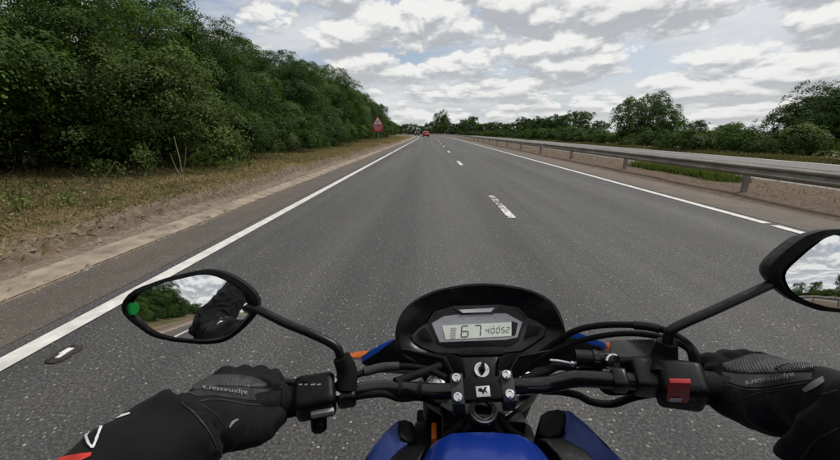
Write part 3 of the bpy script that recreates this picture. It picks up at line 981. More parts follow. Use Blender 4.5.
def weed(px, py, h, label, seed):
    p = PZ(px, py, 0.25)
    t = empty('weed_plant', (p.x, p.y, 0.18), label, 'plant', None)
    rs = np.random.default_rng(seed)
    bm = bmesh.new(); pos, nr, sz = [], [], []
    for k in range(4):
        e = Vector((rs.uniform(-.12, .12), rs.uniform(-.12, .12), h * rs.uniform(.6, 1)))
        pts = resample([Vector((0, 0, -.05)), e * 0.5 + Vector((rs.uniform(-.03, .03), 0, .03)), e], 6)
        bm_tube(bm, pts, interp_list([.007, .003], 6), 5)
        for q_ in range(34):
            f = rs.uniform(.15, 1.0)
            b = pts[min(5, int(f * 5))]
            pos.append((b.x + rs.normal() * .06, b.y + rs.normal() * .06, b.z + rs.normal() * .03)); nr.append((rs.normal() * .5, rs.normal() * .5, 1)); sz.append(rs.uniform(.03, .06))
    bm_obj('stem', bm, M['leaf_weed'], t)
    me = leaves_mesh('foliage', np.array(pos), np.array(nr), np.array(sz), rs.uniform(0, 1, len(pos)), M['leaf_weed'], 0.55, rs)
    o = bpy.data.objects.new('foliage', me); COL.objects.link(o); o.parent = t


weed(21, 212, 0.42, 'pale green leafy weed standing on the verge before dark undergrowth', 2)
weed(66, 203, 0.28, 'small ragged weed on the verge beside a leaning dead stick', 5)


def dead_branch(px, py, pts, label):
    p = PZ(px, py, 0.3)
    t = empty('dead_branch', (p.x, p.y, 0.25), label, 'branch', None)
    for k, (path, r) in enumerate(pts):
        tube('limb' if k == 0 else 'twig', [Vector(q_) for q_ in path], r, M['twig'], t, 6, 8)


dead_branch(80, 202, [([(0, 0, -.1), (.24, .08, .26), (.58, .1, .62)], [.010, .005]), ([(.22, .08, .24), (.44, .0, .36), (.56, -.03, .40)], [.005, .003])], 'bare dead stick leaning out of the verge grass')
dead_branch(183, 186, [([(0, 0, -.1), (.03, 0, .45), (-.02, .02, .95)], [.014, .005]), ([(.02, 0, .25), (.12, 0, .5), (.16, .05, .78)], [.008, .003]), ([(.01, 0, .2), (-.10, .03, .4), (-.13, 0, .65)], [.008, .003])], 'pale bare forked sapling at the edge of the shrubs')

# ------------------------------------------------------------------ crash barrier on the central reserve
U_BAR = 6.62
bx, by, _ = RW(U_BAR, 5.0)
barrier = empty('crash_barrier', (float(bx), float(by), 0), 'weathered steel crash barrier with corrugated rail along the brown central reserve', 'barrier', None, True)
_prof = [(-.000, .645), (-.012, .655), (-.022, .64), (-.085, .60), (-.095, .575), (-.085, .545), (-.030, .51), (-.022, .49), (-.030, .465), (-.085, .43), (-.095, .405), (-.085, .375), (-.022, .335), (-.010, .32), (0, .33)]
prof = [(du * .9, .655 - (.655 - z) * .78) for du, z in _prof]
POST0, STEP = 7.55, 4.8
for k in range(-6, 34):
    v0 = POST0 + STEP * k; v1 = v0 + STEP + 0.16
    n = 3 if v0 < 75 else 5
    jz = R_.uniform(-.008, .008); ju = R_.uniform(-.012, .012)
    V, Fc = [], []
    th = 0.004
    for a in range(n):
        v = v0 + (v1 - v0) * a / (n - 1)
        lap = 0.007 * (1 - a / (n - 1))
        for off in (0, th):
            for (du, z) in prof:
                x, y, _ = RW(U_BAR + du + off + lap + ju, v); V.append((float(x), float(y), z + jz))
    m_ = len(prof)
    for a in range(n - 1):
        for layer in (0, 1):
            for b in range(m_ - 1):
                i0 = (a * 2 + layer) * m_ + b; i1 = ((a + 1) * 2 + layer) * m_ + b
                Fc.append((i0, i0 + 1, i1 + 1, i1))
    o = mesh_obj('rail', V, Fc, M['rail'], barrier)
    # post: folded steel channel
    c = [RW(U_BAR + 0.05, v0 + .1)[0], RW(U_BAR + 0.05, v0 + .1)[1]]
    hd = heading(v0); ax = (Vector((math.cos(hd), math.sin(hd), 0)), Vector((-math.sin(hd), math.cos(hd), 0)), Vector((0, 0, 1)))
    bm = bmesh.new()
    c0 = Vector((float(c[0]), float(c[1]), 0.30))
    bm_box(bm, c0 + ax[0] * 0.0, (0.11, 0.006, 0.66), ax)
    bm_box(bm, c0 + ax[0] * -0.053 + ax[1] * 0.026, (0.006, 0.046, 0.66), ax)
    bm_box(bm, c0 + ax[0] * 0.053 + ax[1] * 0.026, (0.006, 0.046, 0.66), ax)
    po = bm_obj('post', bm, M['rail'], barrier)
    if 0 <= k < 12:
        for dz in (.44, .60):
            lathe('bolt', c0 + ax[0] * (-0.128 if dz > .5 else -0.128) + Vector((0, 0, dz - .30)), -ax[0], [(.018, -.01), (.018, .006), (.012, .012), (.001, .012)], M['rail'], po, 8)

# ------------------------------------------------------------------ warning sign on the left verge
sp = PZ(378.5, 142.6, 0.22)
sign = empty('warning_sign', (sp.x, sp.y, 0.2), 'tall red road sign with a white roundabout triangle above lettering on a grey post', 'sign', None)
sign.scale = (.80, .80, .80)


def spr(name, poly, y0, th, mat, par=None):
    return prism(name, [Vector((x, y0, z)) for x, z in poly], (0, th, 0), mat, par or sign)


tube('post', [Vector((0, 0.0, -0.3)), Vector((0, 0.0, 3.2))], 0.045, M['steel_grey'], sign, 10)
tube('post', [Vector((0.0, 0.06, 1.45)), Vector((0.0, 0.06, 1.6))], 0.03, M['steel_grey'], sign, 8)
spr('panel', [(-.72, 1.38), (.72, 1.38), (.72, 2.15), (.58, 2.42), (.13, 3.22), (.05, 3.29), (-.05, 3.29), (-.13, 3.22), (-.58, 2.42), (-.72, 2.15)], -0.06, 0.02, M['sign_red'])
tri = spr('warning_triangle', [(-.52, 2.30), (.52, 2.30), (0.04, 3.10), (-.04, 3.10)], -0.065, 0.005, M['sign_white'])
bm = bmesh.new()
for k in range(3):                            # three chasing arrows
    for a in range(6):
        a0 = math.radians(90 + 120 * k + a * 13); a1 = math.radians(90 + 120 * k + (a + 1) * 13)
        c = (0, 2.58); ri, ro = .12, .20
        q_ = [(c[0] + r * math.cos(t), c[1] + r * math.sin(t)) for r, t in ((ri, a0), (ro, a0), (ro, a1), (ri, a1))]
        bm.faces.new([bm.verts.new((x, -0.068, z)) for x, z in q_])
    t = math.radians(90 + 120 * k + 78)
    q_ = [(.08, 0), (.24, 0), (.16, 26)]
    pts = [(.08 * math.cos(t), .08 * math.sin(t)), (.245 * math.cos(t), .245 * math.sin(t)), (.17 * math.cos(t + .55), .17 * math.sin(t + .55))]
    bm.faces.new([bm.verts.new((x, -0.068, 2.58 + z)) for x, z in pts])
bm_obj('roundabout_symbol', bm, M['sign_black'], tri)


def text_mesh(body, size=1.0, align='CENTER'):
    cu = bpy.data.curves.new('lettering', 'FONT'); cu.body = body; cu.size = size; cu.align_x = align; cu.align_y = 'CENTER'
    cu.resolution_u = 3
    o = bpy.data.objects.new('lettering', cu); COL.objects.link(o)
    dg = bpy.context.evaluated_depsgraph_get()
    me = bpy.data.meshes.new_from_object(o.evaluated_get(dg))
    bpy.data.objects.remove(o)
    return me


for body, z, w in (('REDUCE', 2.08, 1.22), ('SPEED', 1.83, 0.95), ('NOW', 1.58, 0.66)):
    me = text_mesh(body)
    xs = [v.co.x for v in me.vertices]; sc_ = w / (max(xs) - min(xs))
    zs = [v.co.y for v in me.vertices]; hz_ = 0.19 / (max(zs) - min(zs)); zc_ = (max(zs) + min(zs)) / 2; xc_ = (max(xs) + min(xs)) / 2
    for v in me.vertices: v.co = Vector(((v.co.x - xc_) * sc_, -0.064, z + (v.co.y - zc_) * hz_))
    me.materials.clear(); me.materials.append(M['sign_white'])
    o = bpy.data.objects.new('lettering', me); COL.objects.link(o); o.parent = sign

# ------------------------------------------------------------------ cars ahead
def car(name, u, v, paint_mat, label):
    x, y, _ = RW(u, v)
    t = empty(name, (float(x), float(y), 0.0), label, 'car', None)
    t.rotation_euler = (0, 0, heading(v))
    # side outline (y forward, z), half width at that height
    secs = [(-2.05, .42, .95, .78), (-1.98, .30, 1.02, .86), (-1.5, .24, 1.05, .89), (-.6, .22, 1.02, .90), (.4, .22, .98, .90), (1.2, .24, .92, .88), (1.8, .30, .80, .82), (2.02, .42, .66, .70)]
    V, Fc = [], []
    for (yy, z0, z1, hw) in secs:
        for (fx, fz) in ((-.90, 0), (-1, .35), (-.98, .72), (-.90, 1), (.90, 1), (.98, .72), (1, .35), (.90, 0)):
            V.append((fx * hw, yy, z0 + (z1 - z0) * fz))
    for a in range(len(secs) - 1):
        for b in range(8):
            Fc.append((a * 8 + b, a * 8 + (b + 1) % 8, (a + 1) * 8 + (b + 1) % 8, (a + 1) * 8 + b))
    Fc += [tuple(reversed(range(8))), tuple(range((len(secs) - 1) * 8, len(secs) * 8))]
    body = mesh_obj('body', V, Fc, paint_mat, t, True)
    cab = [(-1.86, 1.00, .80), (-1.45, 1.40, .66), (-.6, 1.48, .64), (.15, 1.44, .63), (.95, .95, .76)]
    V, Fc = [], []
    for (yy, z1, hw) in cab:
        for fx, z in ((-1.12 * .76, .98 if yy < .9 else .93), (-hw, z1), (hw, z1), (1.12 * .76, .98 if yy < .9 else .93)): V.append((fx, yy, z))
    for a in range(len(cab) - 1):
        for b in range(3): Fc.append((a * 4 + b, a * 4 + b + 1, (a + 1) * 4 + b + 1, (a + 1) * 4 + b))
    mesh_obj('roof', V, Fc, paint_mat, t)
    mesh_obj('rear_window', [(-.66, -1.83, 1.06), (.66, -1.83, 1.06), (.56, -1.49, 1.38), (-.56, -1.49, 1.38)], [(0, 1, 2, 3)], M['car_glass'], t)
    for s in (-1, 1):
        mesh_obj('side_window', [(s * .845, -1.5, 1.02), (s * .845, .75, 1.0), (s * .665, .1, 1.40), (s * .68, -1.2, 1.40)], [(0, 1, 2, 3)], M['car_glass'], t)
        box('tail_light', (s * .70, -2.035, .80), (.24, .05, .20), M['tail_lens'], t, bevel=.02)
        for yy in (-1.3, 1.3):
            w = lathe('wheel', (s * .74, yy, .31), (s, 0, 0), [(.02, -.08), (.30, -.08), (.315, -.04), (.315, .06), (.30, .10), (.20, .10), (.19, .08), (.02, .09)], M['black_rubber'], t, 20)
    box('number_plate', (0, -2.06, .70), (.52, .02, .12), M['plate'], t, bevel=.004)
    box('bumper', (0, -2.04, .45), (1.56, .12, .20), M['black_plastic'], t, bevel=.03)
    return t


car('red_car', -0.55, 99.0, M['car_red'], 'small red hatchback driving ahead in the left lane')
car('dark_car', -0.5, 142.0, M['car_dark'], 'dark grey hatchback driving ahead beyond the red one')

# ------------------------------------------------------------------ the motorcycle
BXC = P(482, 388, 0.425).x                      # centre plane of the bike
bike = empty('motorcycle', (BXC, 0.1, 0), 'blue and black naked motorcycle with digital dash, round-ended mirrors and wide handlebar', 'motorcycle', None, True)
B = bike

# --- instrument cluster, laid on one inclined plane facing the rider
DN = Vector((0.0, -0.745, 0.667)).normalized()
D0 = P(481, 330, 0.55)


def D(px, py, lift=0.0):
    return PP(px, py, D0 + DN * lift, DN)


def dpoly(name, pts, lift, th, mat, parent, bevel=0.0):
    poly = [D(x, y, 0) + DN * lift for x, y in pts]
    return prism(name, poly, -DN * th, mat, parent, bevel)


def angular(outline, c, n):
    """radial resampling of a closed outline about c"""
    res = []
    m_ = len(outline)
    for k in range(n):
        a = 2 * math.pi * k / n
        dx, dy = math.cos(a), math.sin(a)
        best = None
        for i in range(m_):
            (x1, y1), (x2, y2) = outline[i], outline[(i + 1) % m_]
            ex, ey = x2 - x1, y2 - y1
            den = dx * ey - dy * ex
            if abs(den) < 1e-9: continue
            t = ((x1 - c[0]) * ey - (y1 - c[1]) * ex) / den
            s_ = ((x1 - c[0]) * dy - (y1 - c[1]) * dx) / den
            if t > 0 and -1e-6 <= s_ <= 1 + 1e-6 and (best is None or t > best): best = t
        res.append((c[0] + dx * best, c[1] + dy * best))
    return res


def smooth_loop(pts, it=1):
    for _ in range(it):
        n = len(pts)
        pts = [((pts[i - 1][0] + 2 * pts[i][0] + pts[(i + 1) % n][0]) / 4, (pts[i - 1][1] + 2 * pts[i][1] + pts[(i + 1) % n][1]) / 4) for i in range(n)]
    return pts


hood_o = [(394, 345), (396, 322), (403, 309), (416, 298), (438, 289), (466, 284), (484, 283), (505, 284.5), (530, 289), (550, 298), (560, 310), (566, 330), (567, 349), (556, 360), (528, 366), (508, 368), (455, 369), (430, 366), (405, 360)]
bez_o = [(411, 336), (419, 328), (427.5, 322.4), (436, 311), (453.5, 305.5), (499.5, 304.5), (517, 307), (527, 317), (538, 322), (545.6, 327), (544.8, 335.5), (533, 344), (521, 351), (500, 353), (459, 354), (436, 352.5), (423, 348), (413.5, 342.4)]
NC = 72
cc = (481, 332)
ringA = smooth_loop(angular(hood_o, cc, NC), 2); ringB = angular(bez_o, cc, NC)
V, Fc = [], []


def lerp2(a, b, t): return [(p[0] * (1 - t) + q_[0] * t, p[1] * (1 - t) + q_[1] * t) for p, q_ in zip(a, b)]


rings = []
lipz = lambda y: 0.022 if y < 325 else 0.006 if y > 350 else 0.022 - 0.016 * (y - 325) / 25
rings.append([D(x, y, 0) + DN * -0.004 for x, y in ringB])
rings.append([D(x, y, 0) + DN * 0.004 for x, y in lerp2(ringB, ringA, 0.35)])
rings.append([D(x, y, lipz(y)) + DN * 0.0 for x, y in lerp2(ringB, ringA, 0.90)])
rings.append([D(x, y, lipz(y)) for x, y in ringA])
cA = sum((v for v in rings[-1]), Vector()) / NC
rings.append([v + Vector((0, 0.006, -0.006)) for v in rings[-1]])
rings.append([cA + (v - cA) * 0.93 + Vector((0, 0.035, -0.045)) for v in rings[3]])
rings.append([cA + (v - cA) * 0.72 + Vector((0, 0.05, -0.11)) for v in rings[3]])
for r in rings: V += r
for a in range(len(rings) - 1):
    for k in range(NC):
        Fc.append((a * NC + k, a * NC + (k + 1) % NC, (a + 1) * NC + (k + 1) % NC, (a + 1) * NC + k))
Fc.append(tuple(range((len(rings) - 1) * NC, len(rings) * NC)))
bm = bmesh.new()
bv = [bm.verts.new(v) for v in V]
for f in Fc: bm.faces.new([bv[i] for i in f])
cluster = bm_obj('instrument_cluster', bm, M['black_satin'], B, smooth=True)
bez = dpoly('bezel', bez_o, 0.000, 0.012, M['grey_plastic'], cluster, 0.0012)
bez_i = [(428.5, 323.5), (437, 313), (454, 307.5), (499, 306.3), (516, 309), (525, 319), (519, 341), (509, 346), (447, 347.5), (437, 344)]
dpoly('inner_bezel', bez_i, 0.0014, 0.004, M['black_satin'], cluster, 0.0006)
face = [(431.7, 323.5), (444, 316.5), (457, 314.8), (495, 313.7), (506, 313.7), (522, 322.4), (517, 337.5), (505, 340), (439.6, 342.4)]
fo = dpoly('face', face, 0.0022, 0.002, M['lcd_face'], cluster)
lcd = [(442, 326), (511, 322.6), (511, 336.3), (445.7, 340)]
lo = dpoly('lcd_screen', lcd, 0.0030, 0.001, M['lcd'], cluster)
dpoly('screen_frame', [(511.5, 321.5), (517.5, 323.5), (515, 335.5), (511.5, 336.3)], 0.0028, 0.0005, M['black_satin'], cluster)
dpoly('shift_lamp_frame', [(452.6, 307.6), (499.6, 305), (493.5, 314.2), (460.4, 315.2)], 0.0045, 0.003, M['black_gloss'], cluster, 0.0005)
dpoly('shift_lamp', [(458.5, 310.5), (494, 308.6), (490.5, 312.6), (462.5, 313.6)], 0.0052, 0.001, M['lamp_pale'], cluster)
dpoly('button', [(417, 334), (424.5, 327.5), (429.5, 333), (433.5, 342), (419.5, 340.5)], 0.0035, 0.004, M['black_plastic'], cluster, 0.0008)
dpoly('button', [(528.5, 325), (541, 327.5), (537.5, 334.5), (524.5, 338)], 0.0035, 0.004, M['black_plastic'], cluster, 0.0008)
dpoly('chin_panel', [(461, 347.8), (500, 346.8), (506, 352.5), (503, 355), (460, 356), (456, 353.5)], 0.004, 0.004, M['black_satin'], cluster, 0.0008)
for sx in (-1, 1):
    x = 481 + sx * 43.5
    dpoly('bezel_ridge', [(x - .8, 321), (x + .8, 321), (x - sx * -7 + .6, 312 if sx < 0 else 309), (x - sx * -7 - .6, 312 if sx < 0 else 309)] if False else ([(428, 322), (429.5, 322), (436.5, 311.5), (435, 311.2)] if sx < 0 else [(526, 317), (524.7, 317.2), (516, 308), (517.4, 307.4)]), 0.0030, 0.003, M['lamp_pale'] if False else M['grey_plastic'], cluster)

for x_, y_ in ((446, 321), (463, 318.5), (479, 318), (495, 317.5), (508, 319.5)):
    dpoly('warning_symbol', [(x_ - 1.1, y_), (x_, y_ - 1), (x_ + 1.1, y_), (x_, y_ + 1)], 0.0028, 0.0003, M['lcd_faint'], fo)
# seven-segment figures
def seg_digit(px, py, w, h, code, mat, parent, th=0.9, slant=0.0, name='digit'):
    """px, py: lower left in photograph pixels on the dash plane"""
    bm = bmesh.new()
    segs = {'a': ((0, 1), (1, 1)), 'b': ((1, 1), (1, .5)), 'c': ((1, .5), (1, 0)), 'd': ((0, 0), (1, 0)), 'e': ((0, .5), (0, 0)), 'f': ((0, 1), (0, .5)), 'g': ((0, .5), (1, .5))}
    for s_ in code:
        (x0, y0), (x1, y1) = segs[s_]
        f = lambda x, y: (px + x * w + slant * y * h, py - y * h - x * w * 0.05)
        a, b = f(x0, y0), f(x1, y1)
        dx, dy = b[0] - a[0], b[1] - a[1]; l = math.hypot(dx, dy); dx /= l; dy /= l
        g_ = th * 0.55
        a = (a[0] + dx * g_, a[1] + dy * g_); b = (b[0] - dx * g_, b[1] - dy * g_)
        nx, ny = -dy * th / 2, dx * th / 2
        pts = [(a[0] - dx * th / 2, a[1] - dy * th / 2), (a[0] + nx, a[1] + ny), (b[0] + nx, b[1] + ny), (b[0] + dx * th / 2, b[1] + dy * th / 2), (b[0] - nx, b[1] - ny), (a[0] - nx, a[1] - ny)]
        bm.faces.new([bm.verts.new(D(x, y, 0) + DN * 0.0034) for x, y in pts])
    return bm_obj(name, bm, mat, parent)


seg_digit(461, 337.5, 6.6, 11.0, 'afedcg', M['lcd_seg'], lo, 1.25, 0.06)
seg_digit(474, 336.9, 6.0, 11.0, 'abc', M['lcd_seg'], lo, 1.25, 0.06)
for x, code in ((485.3, 'fgbc'), (490.6, 'abcdef'), (495.9, 'abcdef'), (501.0, 'afgcd'), (505.6, 'abged')):
    seg_digit(x, 333.9 - (x - 485) * .05, 3.0, 5.0, code, M['lcd_seg'], lo, 0.72, 0.1)
for k in range(5):
    seg_digit(449.4 + 0.2 * k, 338.6 - 2.4 * k, 6.4, 2, 'd', M['lcd_faint'], lo, 1.4, 0, 'fuel_bar')
seg_digit(492.5, 326.6, 2.2, 2.0, 'd', M['lcd_faint'], lo, 0.8, 0, 'icon'); seg_digit(498, 326.3, 2.2, 2.0, 'd', M['lcd_faint'], lo, 0.8, 0, 'icon')

# --- headlight cowl wings, blue trim, indicators
def pxprism(name, pts, ext, mat, parent=None, bevel=0.002, seg=2):
    return prism(name, [P(*p) for p in pts], ext, mat, parent or B, bevel, True, seg)


cowl = pxprism('headlight_cowl', [(396, 338, .525), (398, 347, .515), (424, 352, .505), (452, 354, .500), (463, 358, .495), (467, 382, .470), (455, 384, .475), (440, 380, .485), (428, 370, .500), (404, 368, .515), (372, 367, .525), (361, 363, .53), (380, 350, .53)], (0, 0.05, -0.05), M['black_plastic'], B, 0.003)
pxprism('cowl_crease', [(397, 343, .520), (402, 348, .511), (430, 353.5, .502), (446, 356, .498), (456, 376, .474), (451, 377, .475), (441, 360, .494), (425, 356.5, .501), (401, 352, .512)], (0, 0.02, -0.02), M['black_satin'], B, 0.002)
pxprism('headlight_cowl', [(566, 335, .525), (565, 347, .515), (538, 352, .505), (510, 353, .500), (499, 357, .495), (496, 380, .470), (508, 381, .475), (522, 377, .485), (536, 368, .500), (562, 364, .515), (600, 356, .525), (607, 351, .53), (590, 343, .53)], (0, 0.05, -0.05), M['black_plastic'], B, 0.003)
pxprism('cowl_crease', [(566, 341, .520), (561, 347, .511), (534, 352.5, .502), (518, 355, .498), (507, 374, .474), (512, 375, .475), (523, 359, .494), (538, 355.5, .501), (562, 351, .512)], (0, 0.02, -0.02), M['black_satin'], B, 0.002)
pxprism('trim', [(361.5, 362.5, .528), (361.5, 358, .53), (368, 351.5, .532), (380, 344.5, .534), (393.5, 338.5, .535), (395.5, 341.5, .532), (383, 349.5, .53), (372, 356, .529)], (0, .004, -.006), M['blue_bright'], B, 0.001)
pxprism('trim', [(568, 331, .535), (580, 333, .534), (606, 343, .530), (607, 348, .527), (588, 344.5, .53), (567, 336, .532)], (0, .004, -.006), M['blue_bright'], B, 0.001)
pxprism('indicator', [(347, 357.5, .56), (347.5, 354, .565), (360, 351, .568), (371, 350.8, .57), (366, 354, .565), (360, 358, .56)], (0, .03, -.025), M['orange_lens'], B, 0.002)
pxprism('indicator', [(604, 343, .62), (611, 342.5, .62), (618, 346, .615), (616, 350, .61), (606, 349, .615)], (0, .03, -.025), M['orange_lens'], B, 0.002)
hl = P(482, 340, .62)
lathe('headlight', (BXC, .60, .86), (0, 1, -.1), [(.03, -.05), (.09, -.04), (.105, 0), (.10, .03), (.085, .045), (.02, .05)], M['black_gloss'], B, 28)

# --- ignition
ig = P(482, 368, .485)
ign_n = Vector((0, -.55, .83)).normalized()
pxprism('ignition_panel', [(462.5, 358, .503), (497.5, 357, .503), (495, 380, .472), (466, 381, .472)], -ign_n * .012, M['black_satin'], B, 0.0015)
igc = PP(481.5, 370.5, ig + ign_n * .004, ign_n)
lathe('ignition_lock', igc, ign_n, [(.0125, -.006), (.0125, .002), (.0115, .0042), (.0085, .0045), (.0080, .0028), (.001, .0028)], M['chrome'], B, 28)
lk = lathe('key_slot', igc, ign_n, [(.0058, .002), (.0058, .0052), (.001, .0053)], M['black_gloss'], B, 20)
kx = ign_n.cross(Vector((1, 0, 0))).normalized()
box('key', igc + ign_n * .014 + kx * -0.001, (.0042, .012, .020), M['black_rubber'], B, (Vector((1, 0, 0)), kx, ign_n), .0012)

# --- handlebar, clamp, yoke
def bar_path():
    return [P(168, 418, .340), P(215, 411, .362), P(262, 405, .386), P(300, 400.5, .403), P(345, 393, .420), P(385, 388.5, .430), P(412, 390, .433), P(440, 391.5, .428), P(482, 389.5, .425), P(522, 386, .422), P(548, 384.5, .424), P(575, 379, .422), P(610, 380, .414), P(650, 382, .404), P(690, 386, .392), P(735, 391, .372), P(790, 397, .345)]


handlebar = tube('handlebar', bar_path(), 0.0112, M['black_gloss'], B, 14, 70)
cl_c = P(482, 389, .425)
bar_ax = (P(515, 387.5, .425) - P(450, 391, .427)).normalized()
b_up = Vector((0, -.50, .86)); b_up = (b_up - bar_ax * b_up.dot(bar_ax)).normalized(); b_fw = b_up.cross(bar_ax).normalized()
AX = (bar_ax, b_fw, b_up)
box('clamp_cover', PP(482.5, 390, cl_c + b_up * .012, b_up), (.060, .030, .016), M['black_plastic'], B, AX, .003)
for px in (457.5, 507.5):
    c = PP(px, 389.5 - (px - 482) * .06, cl_c + b_up * .011, b_up)
    cl = box('handlebar_clamp', c - b_up * .010, (.0175, .042, .040), M['grey_plastic'], B, AX, .0025)
    for s_ in (-1, 1):
        bc = c + b_up * .0105 + b_fw * (.0128 * s_)
        lathe('bolt', bc, b_up, [(.0066, -.004), (.0066, .003), (.0058, .0046), (.0036, .0052), (.0032, .0030), (.0005, .0030)], M['chrome'], cl, 16)
eb = PP(483, 391.5, cl_c + b_up * .0205, b_up)
em = box('emblem', eb, (.0185, .0140, .0012), M['alu'], B, AX, .0004)
wing = [(-.38, .02), (-.30, .30), (-.12, .34), (.02, .10), (.16, .38), (.36, .42), (.20, .10), (.34, -.20), (.10, -.02), (.02, -.36), (-.10, -.06)]
prism('emblem_wing', [eb + bar_ax * (x * .017) + b_fw * (y * .0135) + b_up * .0012 for x, y in wing], -b_up * .0005, M['black_plastic'], em)
# yoke plate
yk_z = P(482, 410, .412).z - .012
yk = [PZ(x, y, yk_z) for x, y in ((422, 388), (428, 378), (445, 376), (520, 372), (536, 374), (541, 383), (535, 393), (512, 412), (500, 421), (482, 425), (466, 422), (452, 413), (428, 397))]
yoke = prism('top_yoke', yk, (0, 0, -.020), M['black_gloss'], B, .004)
sn = PZ(483, 411, yk_z + .003)
stem_n = Vector((0, -.40, .92)).normalized()
lathe('stem_nut', sn, stem_n, [(.0205, -.008), (.0205, .002), (.0185, .0055), (.0150, .0060), (.0125, .0045), (.0125, -.001), (.0005, -.001)], M['alu'], yoke, 30)
lathe('stem_cap', sn, stem_n, [(.0118, -.002), (.0118, .0022), (.009, .0036), (.0005, .0036)], M['black_gloss'], yoke, 24)
fork_top = []
for px, py in ((435.5, 386), (526, 382)):
    c = PZ(px, py, yk_z + .002)
    fork_top.append(c)
    lathe('fork_cap', c, stem_n, [(.0165, -.006), (.0165, .004), (.0145, .0075), (.0100, .0080), (.0090, .0060), (.0005, .0060)], M['alu'], yoke, 26)
    dwn = -stem_n
    tube('fork_tube', [c + dwn * .005, c + dwn * .34], .0155, M['black_gloss'], B, 16)
    tube('fork_leg', [c + dwn * .30, c + dwn * .62], .022, M['black_satin'], B, 16)
    tube('fork_boot', [c + dwn * .03, c + dwn * .10], .020, M['black_plastic'], B, 16)
axle = (fork_top[0] + fork_top[1]) / 2 - stem_n * .62
# lower yoke, steering head and clutter below the bars
ly = (fork_top[0] + fork_top[1]) / 2 - stem_n * .17
box('lower_yoke', ly, (.21, .06, .03), M['black_plastic'], B, (Vector((1, 0, 0)), stem_n.cross(Vector((1, 0, 0))).normalized(), stem_n), .006)
tube('steering_head', [sn - stem_n * .02, sn - stem_n * .20], .028, M['black_satin'], B, 18)
for px, Y, r in ((455, .40, .006), (466, .395, .005), (498, .395, .006), (511, .40, .005)):
    tube('hose', [P(px + (482 - px) * .4, 418, .415), P(px, 430, .40), P(px - (482 - px) * .4, 440, .405), P(px, 452, .44)], r, M['black_rubber'], B, 8, 16)
box('bracket', P(452, 432, .43), (.03, .03, .05), M['black_plastic'], B, None, .004)
box('bracket', P(513, 428, .43), (.028, .03, .05), M['black_plastic'], B, None, .004)
box('reflector', P(434, 438, .44), (.008, .03, .03), M['orange_lens'], B, None, .002)
box('radiator_shroud', Vector((BXC, .47, .70)), (.20, .06, .20), M['black_plastic'], B, None, .01)

# --- switchgear
def seat_axes(a, b):
    ax0 = (b - a).normalized()
    up = Vector((0, -.45, .89)); up = (up - ax0 * up.dot(ax0)).normalized()
    return ax0, up.cross(ax0).normalized(), up


def bar_at(px, off=0.0):
    pts = resample(bar_path(), 120)
    best = min(pts, key=lambda q_: abs((CAM_M.transposed() @ (q_ - CAM_P)).x / -(CAM_M.transposed() @ (q_ - CAM_P)).z * F_PX + CX - px))
    return best


def bar_axes(px):
    return seat_axes(bar_at(px - 8), bar_at(px + 8))


# left side
a3 = bar_axes(315); c = bar_at(315)
sw = box('switch_housing', c + a3[2] * .004, (.054, .046, .052), M['black_plastic'], B, a3, .011, 4)
box('horn_button', PP(322.5, 413, c - a3[1] * .0255, a3[1]), (.030, .006, .0125), M['button_grey'], sw, a3, .0025)
lathe('indicator_switch', PP(319, 425, c - a3[1] * .018, a3[1]), -a3[1], [(.012, -.01), (.011, .006), (.008, .009), (.0005, .009)], M['black_plastic'], sw, 16)
box('dimmer_switch', PP(304, 379.5, c + a3[2] * .029, a3[2]), (.010, .010, .006), M['black_rubber'], sw, a3, .0015)
for x, w in ((300.5, .004), (306, .003), (313, .006), (319, .005)):
    box('marking', PP(x, 384.5, c + a3[2] * .0302, a3[2]), (w, .0018, .0004), M['grey_print'], sw, a3, 0)
lathe('grip_collar', bar_at(291), a3[0], [(.017, -.014), (.0195, -.012), (.0195, .008), (.0165, .010)], M['black_rubber'], B, 24)
lathe('grip_collar', bar_at(283), a3[0], [(.0150, -.012), (.0165, -.010), (.0165, .010), (.0150, .012)], M['black_rubber'], B, 24)
tube('grip', [bar_at(x) for x in (287, 262, 238, 214, 190, 176)], .0160, M['black_rubber'], B, 16, 14)
lathe('bar_end', bar_at(172), a3[0], [(.006, -.022), (.016, -.020), (.0175, -.004), (.0165, .006)], M['black_satin'], B, 20)
a4 = bar_axes(345); c4 = bar_at(347)
box('lever_perch', c4 + a4[1] * .002, (.026, .036, .034), M['black_satin'], B, a4, .006, 3)
lever = tube('clutch_lever', [c4 + a4[1] * .022, P(322, 388, .462), P(300, 383.5, .468), P(275, 382.5, .462), P(235, 387, .45), P(190, 394, .425)], [.010, .0075, .006, .006, .006, .0075], M['black_satin'], B, 10, 40)
ms = tube('mirror_boot', [c4 + a4[2] * .010, P(347, 372, .428), P(341.5, 357, .432)], [.0150, .0145, .0120], M['black_rubber'], B, 16, 10)
lathe('adjuster', PP(334, 381, c4 + a4[2] * .02, a4[2]), a4[2], [(.0045, -.004), (.0045, .003), (.001, .0034)], M['alu'], B, 12)
lathe('adjuster', PP(338, 394, c4 + a4[2] * .014, a4[2]), a4[2], [(.0035, -.004), (.0035, .003), (.001, .0034)], M['alu'], B, 12)
